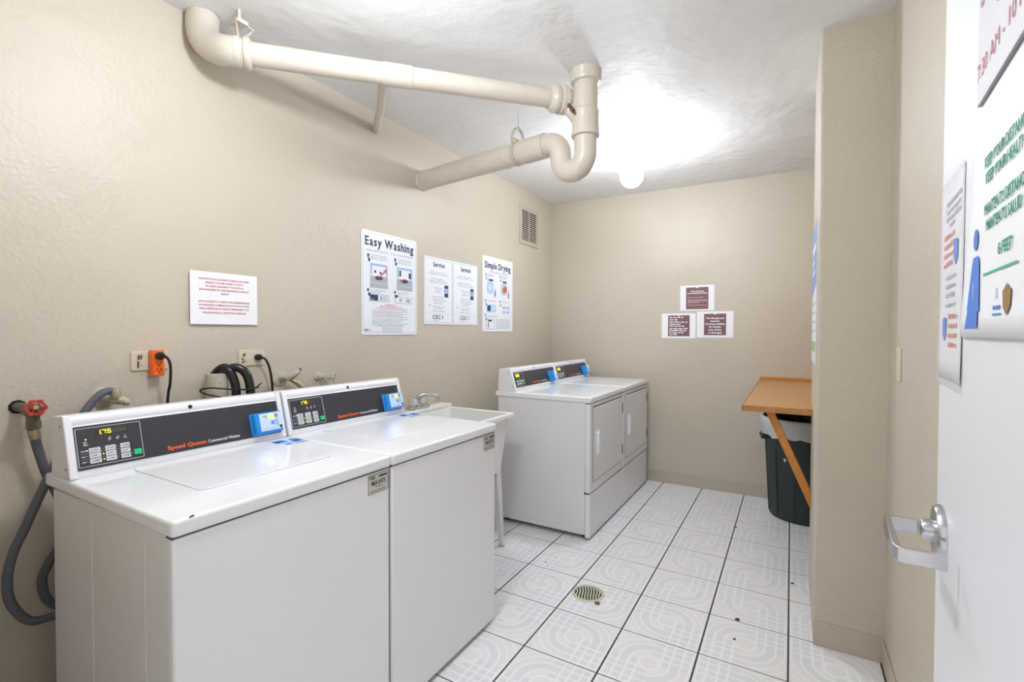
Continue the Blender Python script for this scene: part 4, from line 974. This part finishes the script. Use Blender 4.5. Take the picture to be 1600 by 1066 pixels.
MB().lathe([(.0065, -.03), (.0065, .005), (.004, .007)], 10, axisM((XL + .112, .507, 1.063), (.86, -.35, .18))).build('stem_nut', M_brass, v1, M=I)
def hose(name, pts, label, r_=.0118):
    p = pts[0]; r = empty(name, p, label, 'hose', 'grey washer supply hoses'); I = Matrix.Translation((-p[0], -p[1], -p[2]))
    MB().tube(spline(pts, 10), r_, 14).build('hose_tube', M_hose, r, M=I)
    d = (Vector(pts[1]) - Vector(pts[0])).normalized()
    MB().lathe([(r_ + .003, 0), (r_ + .003, .022), (r_ + .001, .03)], 14, axisM(p, d)).build('hose_ferrule', M_brass, r, M=I)
xh = -1.935
hose('supply_hose', [(-1.928, .5135, .995), (-1.929, .518, .97), (xh, .526, .93), (xh, .545, .85), (xh, .574, .76), (xh, .583, .66), (xh, .548, .585), (xh, .530, .535), (xh, .545, .465), (xh, .60, .42), (xh, .68, .42)], 'grey braided hose hanging from the red valve')
v2 = empty('hose_bib', (XL, .705, 1.06), 'tan painted hose tap behind the near washer with grey hose', 'valve', 'painted taps behind the washers'); I = Matrix.Translation((-XL, -.705, -1.06))
MB().lathe([(.036, 0), (.036, .003), (.024, .009)], 20, axisM((XL, .703, 1.062), (1, 0, 0))).build('escutcheon_or_hole', M_oldm, v2, M=I)
mb = MB(); mb.tube([(XL, .703, 1.062), (XL + .085, .701, 1.064)], .0135, 14); mb.tube([(XL + .04, .70, 1.064), (XL + .05, .718, 1.060), (XL + .055, .738, 1.050)], [.017, .018, .013], 14); mb.lathe([(.011, 0), (.014, .008), (.008, .02)], 12, axisM((XL + .055, .738, 1.050), (.2, .85, -.4))); mb.build('tap_body', M_oldm, v2, M=I)
xq = -1.892
hose('supply_hose', [(xq, .704, 1.068), (xq, .700, 1.082), (xq, .683, 1.092), (xq, .658, 1.080), (xq, .624, 1.036), (xq, .594, .975), (xq, .567, .92), (xq, .542, .865), (xq, .513, .795), (xq, .482, .715), (xq, .458, .655), (xq, .446, .585), (xq, .453, .515), (xq, .49, .448), (xq, .546, .434), (xq + .02, .62, .44), (xq + .04, .70, .46)], 'grey braided hose looping widest at the left of the near washer')
v3 = empty('hose_bib', (XL, 1.348, 1.07), 'tan painted tap with brass outlet behind the second washer', 'valve', 'painted taps behind the washers'); I = Matrix.Translation((-XL, -1.348, -1.07))
MB().lathe([(.036, 0), (.036, .004), (.022, .010)], 20, axisM((XL, 1.345, 1.072), (1, 0, 0))).build('escutcheon_or_hole', M_oldm, v3, M=I)
mb = MB(); mb.tube([(XL, 1.345, 1.072), (XL + .06, 1.352, 1.078)], .014, 14); mb.tube([(XL + .05, 1.350, 1.075), (XL + .075, 1.366, 1.095), (XL + .085, 1.385, 1.108)], [.017, .016, .010], 12); mb.build('tap_body', M_oldm, v3, M=I)
MB().tube([(XL + .085, 1.385, 1.108), (XL + .088, 1.390, 1.12)], .005, 8).build('stem', M_gun, v3, M=I)
MB().tube([(XL + .06, 1.362, 1.07), (XL + .075, 1.382, 1.055), (XL + .085, 1.395, 1.035)], [.011, .013, .010], 12).build('brass_outlet', M_brass, v3, M=I)
MB().tube([(XL + .085, 1.395, 1.035), (XL + .09, 1.402, 1.01), (XL + .09, 1.41, .95), (XL + .09, 1.42, .7)], .011, 10).build('outlet_tail', M_chrome, v3, M=I)
v4 = empty('hose_bib', (XL, 1.552, 1.07), 'tan tap with small cross handle, farther of two behind the second washer', 'valve', 'painted taps behind the washers'); I = Matrix.Translation((-XL, -1.552, -1.07))
mb = MB(); mb.lathe([(.022, 0), (.022, .003), (.017, .008)], 16, axisM((XL, 1.548, 1.066), (1, 0, 0))); mb.tube([(XL, 1.548, 1.066), (XL + .05, 1.560, 1.062)], .014, 12); mb.tube([(XL + .045, 1.558, 1.06), (XL + .05, 1.566, 1.035), (XL + .052, 1.57, 1.0)], .010, 10); mb.tube([(XL + .045, 1.558, 1.063), (XL + .085, 1.575, 1.062)], .008, 10); mb.build('tap_body', M_oldm, v4, M=I)
mb = MB(); wheel(mb, axisM((XL + .085, 1.575, 1.062), (.8, .45, .1)), .021, 4); mb.build('cross_handle', M_oldm, v4, M=I)

for o in COL.objects:
    if '_t' in o.keys(): del o['_t']
    if o.type == 'MESH' and o.parent and any(k in o.name for k in ('lettering', 'print', 'digits', 'marks', 'writing', 'logo', 'phone', 'border_line', 'tap_symbol', 'socket_slots', 'lit_indicator', 'red_arrow', 'red_pointer', 'door_sticker')) and len(pieces_of(o)) > 1:
        o['kind'] = 'stuff'
